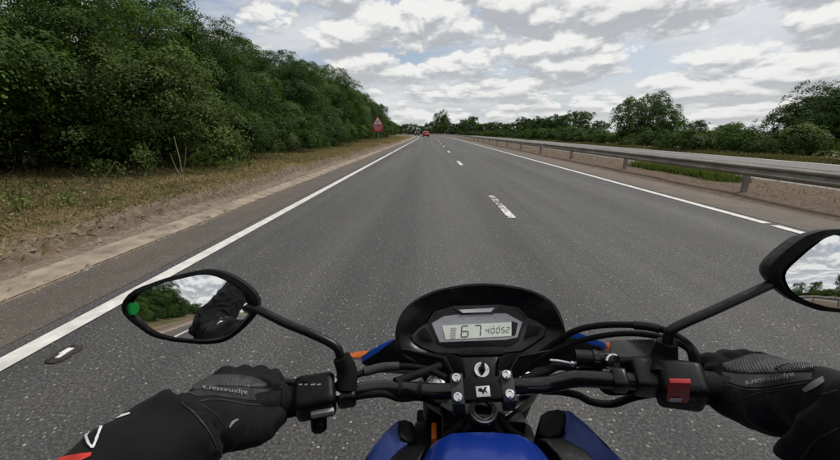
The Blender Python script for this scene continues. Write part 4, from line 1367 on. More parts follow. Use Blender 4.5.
# right side
a5 = bar_axes(680); c5 = bar_at(679)
sw2 = box('switch_housing', c5 + a5[2] * .004 - a5[1] * .002, (.050, .046, .052), M['black_plastic'], B, a5, .010, 4)
kq = [PP(x, y, c5 - a5[1] * .0275, a5[1]) for x, y in ((670, 383), (691.5, 383.5), (688.5, 403), (666.5, 402))]
ks = prism('kill_switch', kq, a5[1] * .006, M['red_switch'], sw2, .0012)
kq = [PP(x, y, c5 - a5[1] * .0290, a5[1]) for x, y in ((670.5, 398.5), (682, 399), (681, 402.2), (669.5, 401.7))]
prism('marking', kq, a5[1] * .0006, M['white_print'], ks)
for (x, y) in ((695.5, 391), (692, 400)):
    bm = bmesh.new()
    pc = PP(x, y, c5 - a5[1] * .0281, a5[1])
    for k in range(9):
        t0, t1 = math.radians(-40 + 28 * k), math.radians(-40 + 28 * (k + 1))
        q_ = [pc + a5[0] * (r * math.cos(t)) + a5[2] * (r * math.sin(t)) for r, t in ((.0022, t0), (.0032, t0), (.0032, t1), (.0022, t1))]
        bm.faces.new([bm.verts.new(w) for w in q_])
    bm_obj('marking', bm, M['grey_print'], sw2)
lathe('throttle_collar', bar_at(707), a5[0], [(.018, -.012), (.020, -.010), (.020, .010), (.017, .014)], M['black_rubber'], B, 24)
tube('grip', [bar_at(x) for x in (708, 730, 752, 770, 785)], .0165, M['black_rubber'], B, 16, 14)
lathe('bar_end', bar_at(789), a5[0], [(.0165, -.006), (.0175, .004), (.016, .020), (.006, .022)], M['black_satin'], B, 20)
a6 = bar_axes(650); c6 = bar_at(647)
box('brake_perch', c6 + a6[1] * .006, (.030, .040, .036), M['black_satin'], B, a6, .006, 3)
rq = [P(609.5, 340, .462), P(656.5, 338.5, .455), P(659.5, 357, .430), P(611, 357.5, .437)]
res = prism('brake_reservoir', rq, (0.004, -.004, -.030), M['grey_plastic'], B, .0025)
for x, y, Y in ((614.5, 344, .460), (653.5, 350, .442)):
    lathe('cap_screw', P(x, y, Y) + Vector((0, -.001, .002)), (0, -.75, .66), [(.0028, -.003), (.0028, .0006), (.0005, .0006)], M['black_gloss'], res, 10)
lathe('sight_glass', P(613.5, 361.5, .428), (0, -.85, .5), [(.0105, -.012), (.0105, .001), (.0085, .002), (.0080, .0005), (.0005, .0005)], M['chrome'], B, 22)
lathe('sight_lens', P(613.5, 361.5, .4275), (0, -.85, .5), [(.0078, -.002), (.0078, .0008), (.0005, .0012)], M['black_gloss'], B, 18)
tube('master_cylinder', [P(575, 358, .455), P(600, 360, .448), P(650, 362, .436)], .0125, M['black_satin'], B, 14)
tube('hose_union', [P(583, 358, .452), P(590, 359, .450)], .0105, M['alu'], B, 14)
tube('hose_union', [P(592, 359, .449), P(597, 359.5, .448)], .0135, M['black_gloss'], B, 14)
tube('brake_lever', [c6 + a6[1] * .022, P(685, 368, .455), P(720, 368, .455), P(770, 374, .43), P(812, 380, .405)], [.010, .0075, .006, .006, .0075], M['black_satin'], B, 10, 40)
box('throttle_body', bar_at(621) + Vector((0, 0, 0)), (.020, .026, .026), M['black_satin'], B, bar_axes(621), .006, 3)
tube('mirror_boot', [c6 + a6[2] * .012 + a6[0] * .016, P(664, 360, .418), P(667, 342, .42)], [.0165, .0160, .0120], M['black_rubber'], B, 16, 10)
# cables
tube('brake_hose', [P(530, 362, .52), P(552, 345, .515), P(575, 331, .50), P(600, 325.5, .49), P(632, 325, .475), P(660, 329, .455), P(680, 338, .43), P(694, 352, .405), P(697, 366, .395)], .0050, M['black_rubber'], B, 10, 50)
tube('hose_sleeve', [P(634, 325.2, .474), P(648, 326.5, .464), P(660, 329, .455)], .0066, M['black_satin'], B, 10, 10)
tube('throttle_cable', [P(520, 372, .50), P(548, 354, .50), P(580, 341, .49), P(612, 334.5, .475), P(640, 334, .458), P(668, 339, .435), P(688, 349, .41), P(693, 362, .40)], .0042, M['black_rubber'], B, 10, 50)
tube('throttle_cable', [P(522, 388, .46), P(555, 391, .455), P(577, 395, .45), P(592, 402, .445), P(612, 404, .44), P(634, 397, .435), P(662, 392, .42)], .0055, M['black_rubber'], B, 10, 44)
tube('wire_harness', [P(598, 382, .425), P(608, 391, .43), P(628, 391, .43), P(655, 386, .41)], .0052, M['black_rubber'], B, 10, 26)
tube('cable_ferrule', [P(550, 360.5, .47), P(560, 361.5, .466), P(572, 364, .46)], .0026, M['alu'], B, 10, 8)
tube('cable_nut', [P(571, 363.8, .459), P(574.5, 364.6, .457)], .0048, M['chrome'], B, 8)
tube('cable_nut', [P(576, 364.9, .456), P(579, 365.5, .455)], .0044, M['chrome'], B, 8)
tube('clutch_cable', [P(352, 377, .455), P(372, 370, .47), P(398, 366.5, .48), P(425, 369, .475), P(446, 378, .46)], .0050, M['black_rubber'], B, 10, 40)
tube('cable_sleeve', [P(364, 372, .465), P(382, 367.5, .475), P(399, 366.5, .479)], .0072, M['grey_plastic'], B, 10, 12)
tube('wire_harness', [P(345, 398, .415), P(380, 393, .42), P(400, 398, .425), P(420, 397, .43), P(440, 404, .44)], .0056, M['black_rubber'], B, 10, 34)
tube('wire_harness', [P(395, 382, .435), P(418, 374, .46), P(440, 366, .49)], .0062, M['black_rubber'], B, 10, 24)
tube('wire_harness', [P(523, 380, .46), P(545, 372, .465), P(560, 366, .47), P(585, 371, .455), P(602, 374, .44)], .0065, M['black_rubber'], B, 10, 30)
for px in (400, 421):
    lathe('cable_tie', bar_at(px), bar_axes(px)[0], [(.0125, -.003), (.0135, -.003), (.0135, .003), (.0125, .003)], M['black_rubber'], B, 18)
box('cable_tie_tail', P(552, 394, .42), (.03, .002, .002), M['black_rubber'], B, None, 0)


# --- mirrors
def mirror(name, outer, inner, Y, stem, back_dir, r_sphere, ref_px, refl, sticker=None, label=None):
    c_o = P(*ref_px, Y)
    d = ray(*ref_px).normalized()
    n = (Vector(refl).normalized() - d).normalized()           # a plane mirror here sends the sight line of ref_px along refl
    NCm = 64
    cen = (sum(x for x, y in outer) / len(outer), sum(y for x, y in outer) / len(outer))
    ro = smooth_loop(angular(outer, cen, NCm), 1); ri = smooth_loop(angular(inner, cen, NCm), 1)
    cw = PP(*cen, c_o, n)
    rim = [PP(x, y, c_o + n * .004, n) for x, y in ro]
    mid = [PP(x, y, c_o + n * .006, n) for x, y in lerp2(ro, ri, .75)]
    inn = [PP(x, y, c_o + n * -.001, n) for x, y in ri]
    side = [p - n * .012 for p in rim]
    bk1 = [cw + (p - cw) * .90 - n * .030 for p in rim]
    bk2 = [cw + (p - cw) * .45 - n * .046 for p in rim]
    rings = [inn, mid, rim, side, bk1, bk2]
    bm = bmesh.new(); vs = [[bm.verts.new(p) for p in r] for r in rings]
    for a, b in zip(vs, vs[1:]):
        for k in range(NCm): bm.faces.new((a[k], a[(k + 1) % NCm], b[(k + 1) % NCm], b[k]))
    bm.faces.new(vs[-1]); bm.faces.new(list(reversed(vs[0])))
    h = bm_obj('mirror', bm, M['black_plastic'], B, smooth=True)
    # convex glass
    gc = PP(*ref_px, c_o, n)
    V, Fc = [], []
    K = 10
    for j in range(K + 1):
        for k in range(NCm):
            q_ = cw + (inn[k] - cw) * (j / K) * 0.995
            rr = (q_ - gc).length_squared
            V.append(q_ + n * (.0022 - rr / (2 * r_sphere) + .0030))
    for j in range(K):
        for k in range(NCm):
            if j == 0: Fc.append((k, NCm + k, NCm + (k + 1) % NCm))
            else: Fc.append((j * NCm + k, (j + 1) * NCm + k, (j + 1) * NCm + (k + 1) % NCm, j * NCm + (k + 1) % NCm))
    bm = bmesh.new(); bv = [bm.verts.new(v) for v in V]
    for f in Fc: bm.faces.new([bv[i] for i in f])
    bmesh.ops.remove_doubles(bm, verts=bm.verts, dist=1e-6)
    bmesh.ops.recalc_face_normals(bm, faces=bm.faces)
    if sum((f.normal for f in bm.faces), Vector()).dot(n) < 0:
        for f in bm.faces: f.normal_flip()
    gl = bm_obj('mirror_glass', bm, M['mirror'], h, smooth=True, flip=False)
    if sticker:
        s0 = PP(*sticker, c_o, n)
        s0 = s0 + n * (.0058 - (s0 - gc).length_squared / (2 * r_sphere))
        lathe('sticker', s0, n, [(.0085, -.001), (.0085, .0005), (.0005, .0005)], M['green_dot'], h, 24)
    tube('mirror_stem', stem, .0062, M['black_satin'], h, 14, 40)
    return h


lm_o = [(118.8, 309), (124, 298), (133.5, 289.4), (166.8, 277.6), (196, 271), (206, 269.6), (220, 271.4), (234, 277), (248, 286), (259.7, 299), (258, 313), (245, 328), (232, 338.5), (222, 343), (204, 344.8), (170, 341.5), (150, 336.5), (137.4, 327), (124, 317)]
lm_i = [(124.5, 309), (129, 300), (137, 292.5), (168, 281.5), (197, 275), (207, 274), (218, 276.5), (231, 283), (243, 291.5), (252.5, 301), (251.5, 311), (240, 324), (229, 334), (220, 338.5), (204, 340.2), (171, 337.5), (153, 332.5), (141, 323.5), (129.5, 315)]
mirror('mirror', lm_o, lm_i, .43, [P(341, 358, .432), P(335, 346, .434), P(312, 334, .437), P(285, 323, .44), P(256, 309, .445), P(240, 308, .452)], None, 0.58, (188, 316.5), (-.27, -1, 0.0), (133, 308.5))
rm_o = [(764.5, 272.6), (778, 257), (793, 244.5), (808, 234.8), (824, 230.2), (846, 229), (880, 234), (900, 246), (905, 262), (897, 283), (884, 303), (868, 312), (842, 313), (817, 310.4), (791, 300), (774, 286.5)]
rm_i = [(781.5, 272.6), (789, 265.5), (806, 251), (824, 238), (838, 233.8), (870, 237), (892, 248), (898, 262), (891, 281), (879, 299), (866, 307), (842, 308.5), (824, 306), (803, 300), (790, 292.5), (783.5, 282)]
mirror('mirror', rm_o, rm_i, .425, [P(667, 344, .42), P(670, 332, .421), P(680, 325, .423), P(712, 311, .428), P(745, 296, .434), P(770, 284.5, .44), P(788, 278, .448)], None, 0.62, (815, 297), (.40, -1, 0.0))

# --- tank, shrouds, seat and the rest of the machine
def loft(name, secs, mat, parent, smooth=True):
    """secs: list of closed loops of equal length"""
    bm = bmesh.new(); vs = [[bm.verts.new(Vector(p)) for p in r] for r in secs]
    n = len(secs[0])
    for a, b in zip(vs, vs[1:]):
        for k in range(n): bm.faces.new((a[k], a[(k + 1) % n], b[(k + 1) % n], b[k]))
    bm.faces.new(list(reversed(vs[0]))); bm.faces.new(vs[-1])
    o = bm_obj(name, bm, mat, parent, smooth=smooth)
    sb = o.modifiers.new('subdivision', 'SUBSURF'); sb.levels = 2; sb.render_levels = 2
    return o


TX = P(488, 440, .36).x
tz = P(488, 440, .36).z - .010
secs = []
for (Y, zt, hw, zb, crown_) in ((.385, tz - .03, .070, tz - .10, .0), (.376, tz + .004, .086, tz - .16, .004), (.350, tz + .010, .098, tz - .2, .008), (.30, tz + .016, .112, tz - .22, .014), (.20, tz + .020, .128, tz - .22, .022), (.08, tz + .010, .120, tz - .2, .022), (-.04, tz - .035, .085, tz - .17, .016), (-.09, tz - .07, .06, tz - .15, .008)):
    lp = []
    for (fx, fz) in ((-.80, 0), (-1.0, .30), (-1.02, .62), (-.86, .90), (-.50, 1.0), (0, 1.0), (.50, 1.0), (.86, .90), (1.02, .62), (1.0, .30), (.80, 0), (0, -.02)):
        z = zb + (zt - zb) * fz + (crown_ if abs(fx) < .1 and fz > .9 else 0)
        lp.append((TX + fx * hw, Y, z))
    secs.append(lp)
tank = loft('fuel_tank', secs, M['blue_paint'], B)
cr_a = tank.data.attributes.new('crease_edge', 'FLOAT', 'EDGE')
for e_ in tank.data.edges:
    a_, b_ = e_.vertices
    if a_ % 12 == b_ % 12 and a_ % 12 in (4, 6): cr_a.data[e_.index].value = 0.75
    elif a_ // 12 == b_ // 12 == 1: cr_a.data[e_.index].value = 0.55
lathe('filler_cap', (TX, .16, tz + .028), (0, .05, 1), [(.035, -.01), (.035, .004), (.030, .009), (.012, .010), (.001, .010)], M['alu'], tank, 28)
# ridge line on the tank where the top plate meets the sides
for s_ in (-1, 1):
    L_ = s_ < 0
    blue = [(397.5, 419.5, .425), (406, 420, .425), (404, 430, .415), (409, 444, .395), (398, 452, .385), (388, 470, .365), (356, 470, .37), (372, 448, .385), (385, 431, .41)] if L_ else \
           [(560, 409.5, .425), (571, 409.5, .425), (587, 424, .41), (603, 440, .39), (622, 462, .37), (628, 470, .365), (596, 470, .362), (584, 452, .38), (560, 441, .395), (566, 430, .41)]
    pxprism('tank_shroud', blue, (s_ * -.012, .03, -.12), M['blue_matt'], B, .005, 3)
    blk = [(398.5, 420.5, .424), (406, 419.5, .425), (413, 422.5, .425), (416.5, 432, .415), (415, 443, .40), (407, 444.5, .395), (400, 437, .40), (397.5, 428, .412)] if L_ else \
          [(541, 415, .42), (548, 410.5, .425), (559, 409, .426), (566.5, 412, .424), (567, 421, .415), (560, 434, .40), (548, 440, .395), (539.5, 436, .40), (538.5, 424, .41)]
    pxprism('shroud_vent', [(x, y - .6, Y) for x, y, Y in blk], (s_ * -.004, .02, -.10), M['black_plastic'], B, .004, 3)
    side = [(404, 446, .390), (416, 443.5, .392), (431, 444.5, .390), (424, 452, .378), (414, 475, .345), (380, 475, .345), (392, 456, .375)] if L_ else \
           [(537, 437.5, .39), (549, 437, .392), (562, 436.5, .392), (586, 450, .375), (606, 475, .345), (570, 475, .345), (556, 452, .375), (546, 443, .385)]
    pxprism('tank_side_panel', [(x, y, Y - .002) for x, y, Y in side], (s_ * .0, .02, -.09), M['black_plastic'], B, .004, 3)
# seat, tail
secs = []
for (Y, z, hw, th) in ((-.06, .79, .05, .05), (-.10, .80, .09, .07), (-.25, .785, .13, .08), (-.42, .80, .12, .08), (-.48, .85, .10, .07), (-.75, .88, .08, .06), (-.86, .89, .05, .03)):
    secs.append([(TX + fx * hw, Y, z + fz * th) for fx, fz in ((-.8, -1), (-1, -.3), (-.8, .05), (0, .1), (.8, .05), (1, -.3), (.8, -1), (0, -1))])
loft('seat', secs, M['black_rubber'], B)
tube('frame_spine', [sn - stem_n * .12, Vector((TX, .22, .66)), Vector((TX, -.15, .62)), Vector((TX, -.25, .42))], .028, M['black_satin'], B, 12, 20)
for s_ in (-1, 1):
    tube('down_tube', [sn - stem_n * .18 + Vector((s_ * .02, 0, 0)), Vector((TX + s_ * .07, .38, .50)), Vector((TX + s_ * .08, .30, .28)), Vector((TX + s_ * .08, -.10, .25)), Vector((TX + s_ * .09, -.25, .42))], .015, M['black_satin'], B, 10, 30)
    tube('swing_arm', [Vector((TX + s_ * .09, -.24, .40)), Vector((TX + s_ * .095, -.62, .31))], .022, M['black_satin'], B, 10)
    tube('foot_peg', [Vector((TX + s_ * .12, -.18, .36)), Vector((TX + s_ * .25, -.18, .36))], .013, M['black_rubber'], B, 10)
    tube('shock_absorber' if s_ < 0 else 'exhaust', [Vector((TX + s_ * .11, -.30, .68)), Vector((TX + s_ * .11, -.55, .35))] if s_ < 0 else [Vector((TX + .06, .36, .45)), Vector((TX + .10, .33, .27)), Vector((TX + .14, -.1, .27)), Vector((TX + .16, -.45, .38)), Vector((TX + .17, -.72, .46))], .030 if s_ < 0 else [.02, .02, .022, .04, .045], M['black_gloss'], B, 14, 24)
box('engine_block', (TX, .10, .40), (.24, .36, .24), M['iron'], B, None, .03, 3)
cyl_ = (TX, .22, .56)
for k in range(6): box('cooling_fin', (TX, .20 + k * .004, .50 + k * .024), (.17, .17, .010), M['alu'], B, (Vector((1, 0, 0)), Vector((0, .96, -.2)).normalized(), Vector((0, .2, .96)).normalized()), .003)


def wheel(name, c, R0, w):
    t = lathe('wheel', c, (1, 0, 0), [(.03, -.04), (.045, -.05), (.045, .05), (.03, .04)], M['alu'], B, 20)
    prof = [(R0 - .075, -w * .38)] + [(R0 - .075 + .075 * math.sin(a), -w / 2 * math.cos(a) * 1.0) for a in np.linspace(.25, math.pi - .25, 12)] + [(R0 - .075, w * .38)]
    bm = bmesh.new(); seg = 48; c = Vector(c); rings = []
    for r, h in prof: rings.append([bm.verts.new(c + Vector((h, r * math.cos(2 * math.pi * k / seg), r * math.sin(2 * math.pi * k / seg)))) for k in range(seg)])
    rings.append(rings[0])
    for a, b in zip(rings, rings[1:]):
        for k in range(seg): bm.faces.new((a[k], a[(k + 1) % seg], b[(k + 1) % seg], b[k]))
    bm_obj('tyre', bm, M['black_rubber'], t, smooth=True)
    bm = bmesh.new(); rings = []
    for r, h in ((R0 - .070, -w * .34), (R0 - .095, -w * .30), (R0 - .095, w * .30), (R0 - .070, w * .34)): rings.append([bm.verts.new(c + Vector((h, r * math.cos(2 * math.pi * k / seg), r * math.sin(2 * math.pi * k / seg)))) for k in range(seg)])
    rings.append(rings[0])
    for a, b in zip(rings, rings[1:]):
        for k in range(seg): bm.faces.new((a[k], a[(k + 1) % seg], b[(k + 1) % seg], b[k]))
    bm_obj('rim', bm, M['black_gloss'], t, smooth=True)
    for k in range(5):
        a = 2 * math.pi * k / 5
        tube('spoke', [c + Vector((0, .04 * math.cos(a), .04 * math.sin(a))), c + Vector((0, (R0 - .09) * math.cos(a), (R0 - .09) * math.sin(a)))], .016, M['black_gloss'], t, 8)


wheel('front', (BXC, axle.y, .300), .300, .10)
wheel('rear', (TX, -.62, .305), .305, .13)
secs = []
for a in np.linspace(math.radians(35), math.radians(165), 9):
    cy_, cz_ = axle.y + .325 * math.cos(a), .30 + .325 * math.sin(a)
    dn = Vector((0, -math.cos(a), -math.sin(a)))
    secs.append([Vector((BXC + x, cy_, cz_)) + dn * d_ for x, d_ in ((-.062, .04), (-.058, .012), (-.03, 0), (.03, 0), (.058, .012), (.062, .04), (.05, .038), (0, .012), (-.05, .038))])
loft('front_mudguard', secs, M['black_plastic'], B)
tube('axle', [Vector((BXC - .11, axle.y, .30)), Vector((BXC + .11, axle.y, .30))], .010, M['alu'], B, 10)
box('tail_light', (TX, -.90, .86), (.12, .04, .05), M['tail_lens'], B, None, .01)

# ------------------------------------------------------------------ the rider
def blob(chains, voxel, smooth_it=8, disp=None):
    """one continuous skin over overlapping tapered limbs: chains of (points, radii[, flat])"""
    bm = bmesh.new()
    for ch in chains:
        pts, radii = ch[0], ch[1]
        n = max(6, len(pts) * 4)
        bm_tube(bm, resample(pts, n), interp_list(radii, n), 18, len(ch) < 3 or ch[2])
    bmesh.ops.recalc_face_normals(bm, faces=bm.faces)
    me = bpy.data.meshes.new('tmp'); bm.to_mesh(me); bm.free()
    o = bpy.data.objects.new('tmp', me); COL.objects.link(o)
    r = o.modifiers.new('r', 'REMESH'); r.mode = 'VOXEL'; r.voxel_size = voxel
    s_ = o.modifiers.new('s', 'SMOOTH'); s_.iterations = smooth_it; s_.factor = 0.5
    dg = bpy.context.evaluated_depsgraph_get()
    out = bpy.data.meshes.new_from_object(o.evaluated_get(dg))
    bpy.data.objects.remove(o)
    if disp:
        nrm = [v.normal.copy() for v in out.vertices]
        for v, nn in zip(out.vertices, nrm):
            v.co = v.co + nn * disp(v.co)
    return out


def put_mesh(name, me, mat, parent):
    me.materials.clear(); me.materials.append(mat); me.shade_smooth()
    me.name = name
    return link(bpy.data.objects.new(name, me), parent)


rider = empty('person', (TX, -.25, .75), 'rider in black textile jacket and black gloves gripping both handlebar ends', 'person', None, True)
RX = 0.075
WL, WR = P(196, 424, .312), P(812, 402, .292)             # wrists
EL, ER = Vector((-.345, .055, .972)), Vector((.50, .03, 1.0))   # elbows
SL, SR = Vector((RX - .20, -.20, 1.29)), Vector((RX + .20, -.20, 1.29))


def fold(dirv, freq, amp):
    def f(co):
        a = co.dot(dirv) * freq
        w = noise.noise(co * 9.0) * 2.6 + noise.noise(co * 23.0) * .8
        r = math.sin(a + w * 2.2)
        return amp * (1 - abs(r)) ** 1.5 * (0.5 + noise.noise(co * 6.0)) + amp * .5 * noise.noise(co * 30.0)
    return f


def sleeve_disp(co):
    if co.y < -.45: return 0
    d_ = (WL - EL).normalized() if co.x < RX else (WR - ER).normalized()
    return fold(d_, 44.0, .0170)(co)


pelvis = Vector((RX, -.30, .86)); chest = Vector((RX, -.27, 1.20)); neck = Vector((RX, -.22, 1.44))
torso = [([pelvis, Vector((RX, -.31, 1.03)), chest, Vector((RX, -.26, 1.34))], [.17, .155, .165, .13]),
         ([Vector((RX - .10, -.28, .95)), Vector((RX - .11, -.26, 1.22)), Vector((RX - .13, -.24, 1.33))], [.115, .115, .09]),
         ([Vector((RX + .10, -.28, .95)), Vector((RX + .11, -.26, 1.22)), Vector((RX + .13, -.24, 1.33))], [.115, .115, .09]),
         ([Vector((RX, -.25, 1.34)), neck, Vector((RX, -.19, 1.52))], [.09, .065, .06]),
         ([Vector((RX, -.19, 1.50)), Vector((RX, -.17, 1.60))], [.085, .095])]
wl_c = WL.lerp(EL, .03); wr_c = WR.lerp(ER, .02)
arms = [([SL, SL.lerp(EL, .5) + Vector((-.02, 0, -.01)), EL], [.085, .074, .066]), ([EL, EL.lerp(WL, .5) + Vector((0, -.01, -.008)), wl_c], [.066, .0575, .053], False),
        ([SR, SR.lerp(ER, .5) + Vector((.02, 0, -.01)), ER], [.085, .074, .066]), ([ER, ER.lerp(WR, .5) + Vector((0, -.01, -.008)), wr_c], [.068, .064, .060], False)]
legs = []
for s_ in (-1, 1):
    hip = Vector((RX + s_ * .10, -.28, .86)); knee = Vector((TX + s_ * .21, .14, .70)); ank = Vector((TX + s_ * .20, -.16, .40)); toe = Vector((TX + s_ * .21, -.02, .36))
    legs += [([hip, hip.lerp(knee, .5), knee], [.115, .095, .072]), ([knee, knee.lerp(ank, .4) + Vector((0, -.02, 0)), ank], [.070, .066, .050]), ([ank + Vector((0, -.03, -.02)), toe], [.050, .042])]
body = put_mesh('jacket', blob(torso + arms, .0060, 4, sleeve_disp), M['jacket'], rider)
put_mesh('trousers', blob(legs, .012, 6), M['trouser'], rider)
hm = put_mesh('helmet', blob([([Vector((RX, -.21, 1.60)), Vector((RX, -.16, 1.63))], [.135, .13]), ([Vector((RX, -.13, 1.55)), Vector((RX, -.10, 1.56))], [.09, .085])], .010, 8), M['helmet'], rider)
mesh_obj('visor', [(RX + .128 * math.sin(a), -.155 + .137 * math.cos(a) * (1.0 - .08 * j), 1.585 + .075 * j) for j in (0, 1) for a in np.linspace(-1.2, 1.2, 12)], [(i, i + 1, i + 13, i + 12) for i in range(11)], M['car_glass'], hm, True)


# gloves: palm, four fingers over the lever and grip, thumb below
def glove(side, wrist, palm, fingers, thumb):
    ch = [(wrist[0], wrist[1])] + [(p, r) for p, r in palm] + [(p, r) for p, r in fingers] + [(thumb[0], thumb[1])]
    def dsp(co):
        return .0016 * noise.noise(co * 38.0) + .0012 * noise.noise(co * 90.0)
    return put_mesh('glove', blob(ch, .0032, 7, dsp), M['glove'], rider)


gl_palm = [([P(200, 412, .325), P(212, 396, .385), P(214, 388, .412)], [.025, .024, .018]),
           ([P(212, 418, .330), P(226, 400, .383), P(232, 386, .418)], [.027, .025, .019]),
           ([P(222, 424, .330), P(238, 405, .380), P(248, 387, .420)], [.027, .024, .019]),
           ([P(225, 430, .325), P(246, 414, .372), P(262, 389.5, .418)], [.024, .023, .018])]
gl_f = []
for (kx_, ky_, kY), tip in (((213, 386, .414), (208, 404, .430)), ((231, 384, .421), (226, 402, .440)), ((248, 385, .423), (243, 402, .445)), ((263, 388, .421), (261, 401, .446))):
    a = P(kx_, ky_, kY)
    gl_f.append(([a, a + Vector((0, .034, -.006)), a + Vector((0, .046, -.034)), a + Vector((.004, .024, -.056))], [.0130, .0118, .0110, .0095]))
# index finger reaches towards the lever
gl_f.append(([P(262, 388, .420), P(276, 386, .432), P(285, 389, .436)], [.0130, .0105, .0085]))
gl_th = ([P(226, 432, .330), P(250, 429, .352), P(266, 423, .368), P(277, 417, .376)], [.0215, .0225, .0205, .0150])
gl_left = glove(-1, ([P(182, 430, .295), P(200, 422, .322)], [.036, .033]), gl_palm, gl_f, gl_th)
gr_palm = [([P(806, 398, .315), P(790, 384, .360), P(783, 375, .390)], [.026, .024, .018]),
           ([P(795, 402, .315), P(773, 386, .365), P(765, 372, .402)], [.028, .025, .019]),
           ([P(783, 407, .318), P(757, 390, .368), P(746, 371, .410)], [.028, .025, .019]),
           ([P(775, 410, .318), P(744, 396, .368), P(729, 373, .412)], [.026, .024, .018])]
gr_f = []
for (kx_, ky_, kY) in ((783, 373, .392), (765, 370, .404), (746, 369, .412), (729, 372, .414)):
    a = P(kx_, ky_, kY)
    gr_f.append(([a, a + Vector((0, .034, -.006)), a + Vector((0, .046, -.034)), a + Vector((-.004, .024, -.056))], [.0132, .0118, .0110, .0095]))
gr_f.append(([P(729, 373, .412), P(714, 371, .422), P(706, 376, .424)], [.0135, .0110, .0090]))
gr_th = ([P(772, 412, .325), P(745, 405, .355), P(724, 398, .375), P(708, 391, .385)], [.0240, .0235, .0200, .0145])
gl_right = glove(1, ([P(826, 403, .275), P(806, 402, .302)], [.032, .032]), gr_palm, gr_f, gr_th)


# things printed or sewn on: laid onto the surface they belong to
def bvh_of(o):
    me = o.data
    return BVHTree.FromPolygons([v.co.copy() for v in me.vertices], [tuple(p.vertices) for p in me.polygons])


def drape(px, py, tree, off):
    d = ray(px, py).normalized()
    hit = tree.ray_cast(CAM_P, d)
    if hit[0] is None: return None
    n = hit[1] if hit[1].dot(d) < 0 else -hit[1]
    return hit[0] + n * off


def drape_mesh(name, verts2, faces, tree, off, mat, parent, smooth=False, height=None):
    vs = []; ok = []
    for i, (x, y) in enumerate(verts2):
        p = drape(x, y, tree, off + (height(x, y) if height else 0))
        vs.append(p if p is not None else Vector()); ok.append(p is not None)
    fs = []
    for f in faces:
        if all(ok[i] for i in f):
            pts = [vs[i] for i in f]
            if max((a - b).length for a in pts for b in pts) < .05: fs.append(f)
    if not fs: return None
    o = mesh_obj(name, vs, fs, mat, parent, smooth)
    bm = bmesh.new(); bm.from_mesh(o.data)
    bmesh.ops.delete(bm, geom=[v for v in bm.verts if not v.link_faces], context='VERTS')
    bm.to_mesh(o.data); bm.free()
    return o


def drape_band(name, top, bot, nu, nv, tree, off, mat, parent, height=None):
    """surface patch between two pixel polylines"""
    t_ = resample([Vector((x, y, 0)) for x, y in top], nu); b_ = resample([Vector((x, y, 0)) for x, y in bot], nu)
    v2 = [(t_[i].x * (1 - j / (nv - 1)) + b_[i].x * j / (nv - 1), t_[i].y * (1 - j / (nv - 1)) + b_[i].y * j / (nv - 1)) for j in range(nv) for i in range(nu)]
    fs = [(j * nu + i, j * nu + i + 1, (j + 1) * nu + i + 1, (j + 1) * nu + i) for j in range(nv - 1) for i in range(nu - 1)]
    H = None
    if height:
        hv = {v2[j * nu + i]: height(i / (nu - 1), j / (nv - 1)) for j in range(nv) for i in range(nu)}
        H = lambda x, y: hv[(x, y)]
    return drape_mesh(name, v2, fs, tree, off, mat, parent, True, H)


def drape_text(body, cx, cy, w, h, ang, tree, off, mat, parent):
    me = text_mesh(body)
    xs = [v.co.x for v in me.vertices]; ys = [v.co.y for v in me.vertices]
    x0, x1, y0, y1 = min(xs), max(xs), min(ys), max(ys)
    ca, sa = math.cos(ang), math.sin(ang)
    v2 = []
    for v in me.vertices:
        a = ((v.co.x - (x0 + x1) / 2) / (x1 - x0)) * w; b = -((v.co.y - (y0 + y1) / 2) / (y1 - y0)) * h
        v2.append((cx + a * ca - b * sa, cy + a * sa + b * ca))
    return drape_mesh('lettering', v2, [tuple(p.vertices) for p in me.polygons], tree, off, mat, parent)


tl, tr_ = bvh_of(gl_left), bvh_of(gl_right)
rib = lambda i, j: .0030 * math.sin(math.pi * min(1, max(0, j))) ** .5 + .00030 * math.sin(i * 170 + j * 5)
drape_band('knuckle_guard', [(196, 384), (210, 377), (228, 374.5), (246, 376), (258, 379), (264, 383)], [(192, 391), (208, 387), (228, 386), (246, 387), (258, 388), (266, 388)], 180, 14, tl, .0006, M['knuckle'], gl_left, rib)
drape_band('back_panel', [(187, 393), (208, 388), (230, 387), (248, 388), (266, 389), (283, 386)], [(197, 397), (212, 396), (230, 398), (246, 400), (262, 400), (280, 396)], 40, 12, tl, .0006, M['glove_leather'], gl_left)
drape_text('alpinestars', 224, 392, 44, 5.4, math.pi + math.radians(7), tl, .0030, M['grey_print'], gl_left)
drape_band('wrist_strap', [(175, 396), (184, 401), (194, 408)], [(173, 399.5), (182, 405), (192, 412)], 14, 5, tl, .0012, M['strap'], gl_left)
drape_band('pull_tab', [(228, 427), (232, 421.5), (237, 419)], [(229.5, 428.5), (233.5, 423.5), (238, 420.5)], 12, 4, tl, .0016, M['strap'], gl_left)
ribr = lambda i, j: .0032 * math.sin(math.pi * min(1, max(0, j))) ** .5 + .00030 * math.sin(i * 190 + j * 6)
drape_band('knuckle_guard', [(724, 364), (738, 359), (752, 354), (775, 356), (797, 360), (814, 367)], [(726, 371), (745, 373), (766, 373), (788, 372), (804, 371), (815, 371)], 200, 16, tr_, .0006, M['knuckle'], gl_right, ribr)
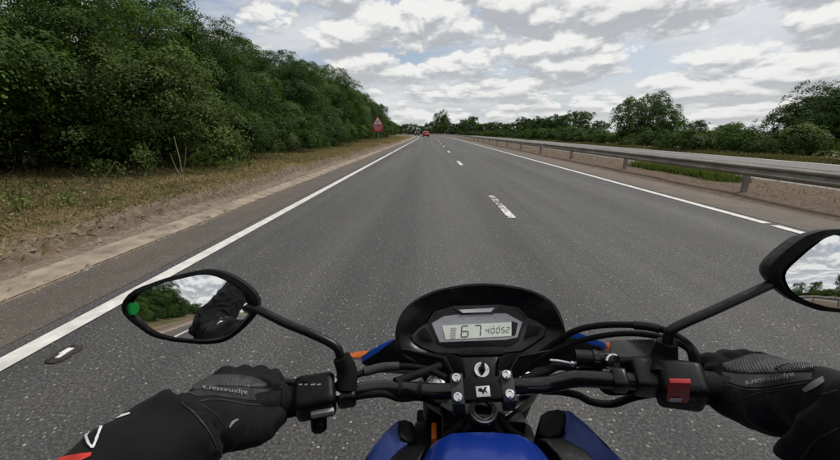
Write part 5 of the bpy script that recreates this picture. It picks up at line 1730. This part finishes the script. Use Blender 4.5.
drape_band('back_panel', [(722, 372), (742, 375), (766, 375), (790, 374), (812, 373)], [(726, 381), (745, 387), (766, 387), (790, 383), (812, 380)], 40, 10, tr_, .0006, M['glove_leather'], gl_right)
drape_text('alpinestars', 772, 381, 50, 5.6, math.pi - math.radians(10), tr_, .0030, M['grey_print'], gl_right)
drape_band('wrist_strap', [(803, 390), (812, 383), (823, 377)], [(806, 393), (816, 388), (825, 382)], 14, 5, tr_, .0012, M['strap'], gl_right)
tj = bvh_of(body)
# seams and hems
for pts in ([(199, 401), (214, 399), (232, 401), (248, 404), (264, 404), (279, 399)], [(200, 404), (214, 413), (224, 425), (229, 437)]):
    drape_band('seam', pts, [(x, y + 1.1) for x, y in pts], 30, 3, tl, .0007, M['strap_dark'], gl_left)
for pts in ([(724, 383), (745, 389), (766, 389), (790, 385), (808, 382)], [(718, 375), (722, 384), (722, 394)], [(728, 402), (744, 398), (762, 392), (782, 390)]):
    drape_band('seam', pts, [(x, y + 1.1) for x, y in pts], 30, 3, tr_, .0007, M['strap_dark'], gl_right)
for pts in ([(182, 402), (196, 414), (208, 430), (216, 446), (219, 458)], ):
    drape_band('seam', pts, [(x - .9, y + 1.2) for x, y in pts], 40, 3, tj, .0009, M['strap_dark'], body)
for pts in ([(770, 448), (778, 428), (792, 410), (812, 398), (836, 390)], [(800, 458), (816, 440), (838, 428)]):
    drape_band('seam', pts, [(x + 1.2, y + .9) for x, y in pts], 40, 3, tj, .0009, M['strap_dark'], body)
drape_band('sleeve_piping', [(86, 436), (92, 428), (104, 422), (118, 417), (130, 413.5)], [(87.5, 437), (93.5, 430.5), (105, 424.3), (118.5, 419), (130, 415)], 26, 4, tj, .0014, M['white_print'], body)
drape_band('sleeve_piping', [(86, 437), (89, 446), (94, 449), (99, 438), (103, 427)], [(88.5, 436), (91, 444), (93.2, 446), (96.8, 437), (100.5, 427)], 26, 4, tj, .0015, M['white_print'], body)
drape_band('sleeve_stripe', [(52, 462), (66, 457), (80, 454.5), (92, 453.5)], [(50, 470), (66, 466), (80, 462), (91, 457)], 20, 6, tj, .0012, M['red_print'], body)

for o in list(bpy.data.objects):
    if '_abs' in o: del o['_abs']
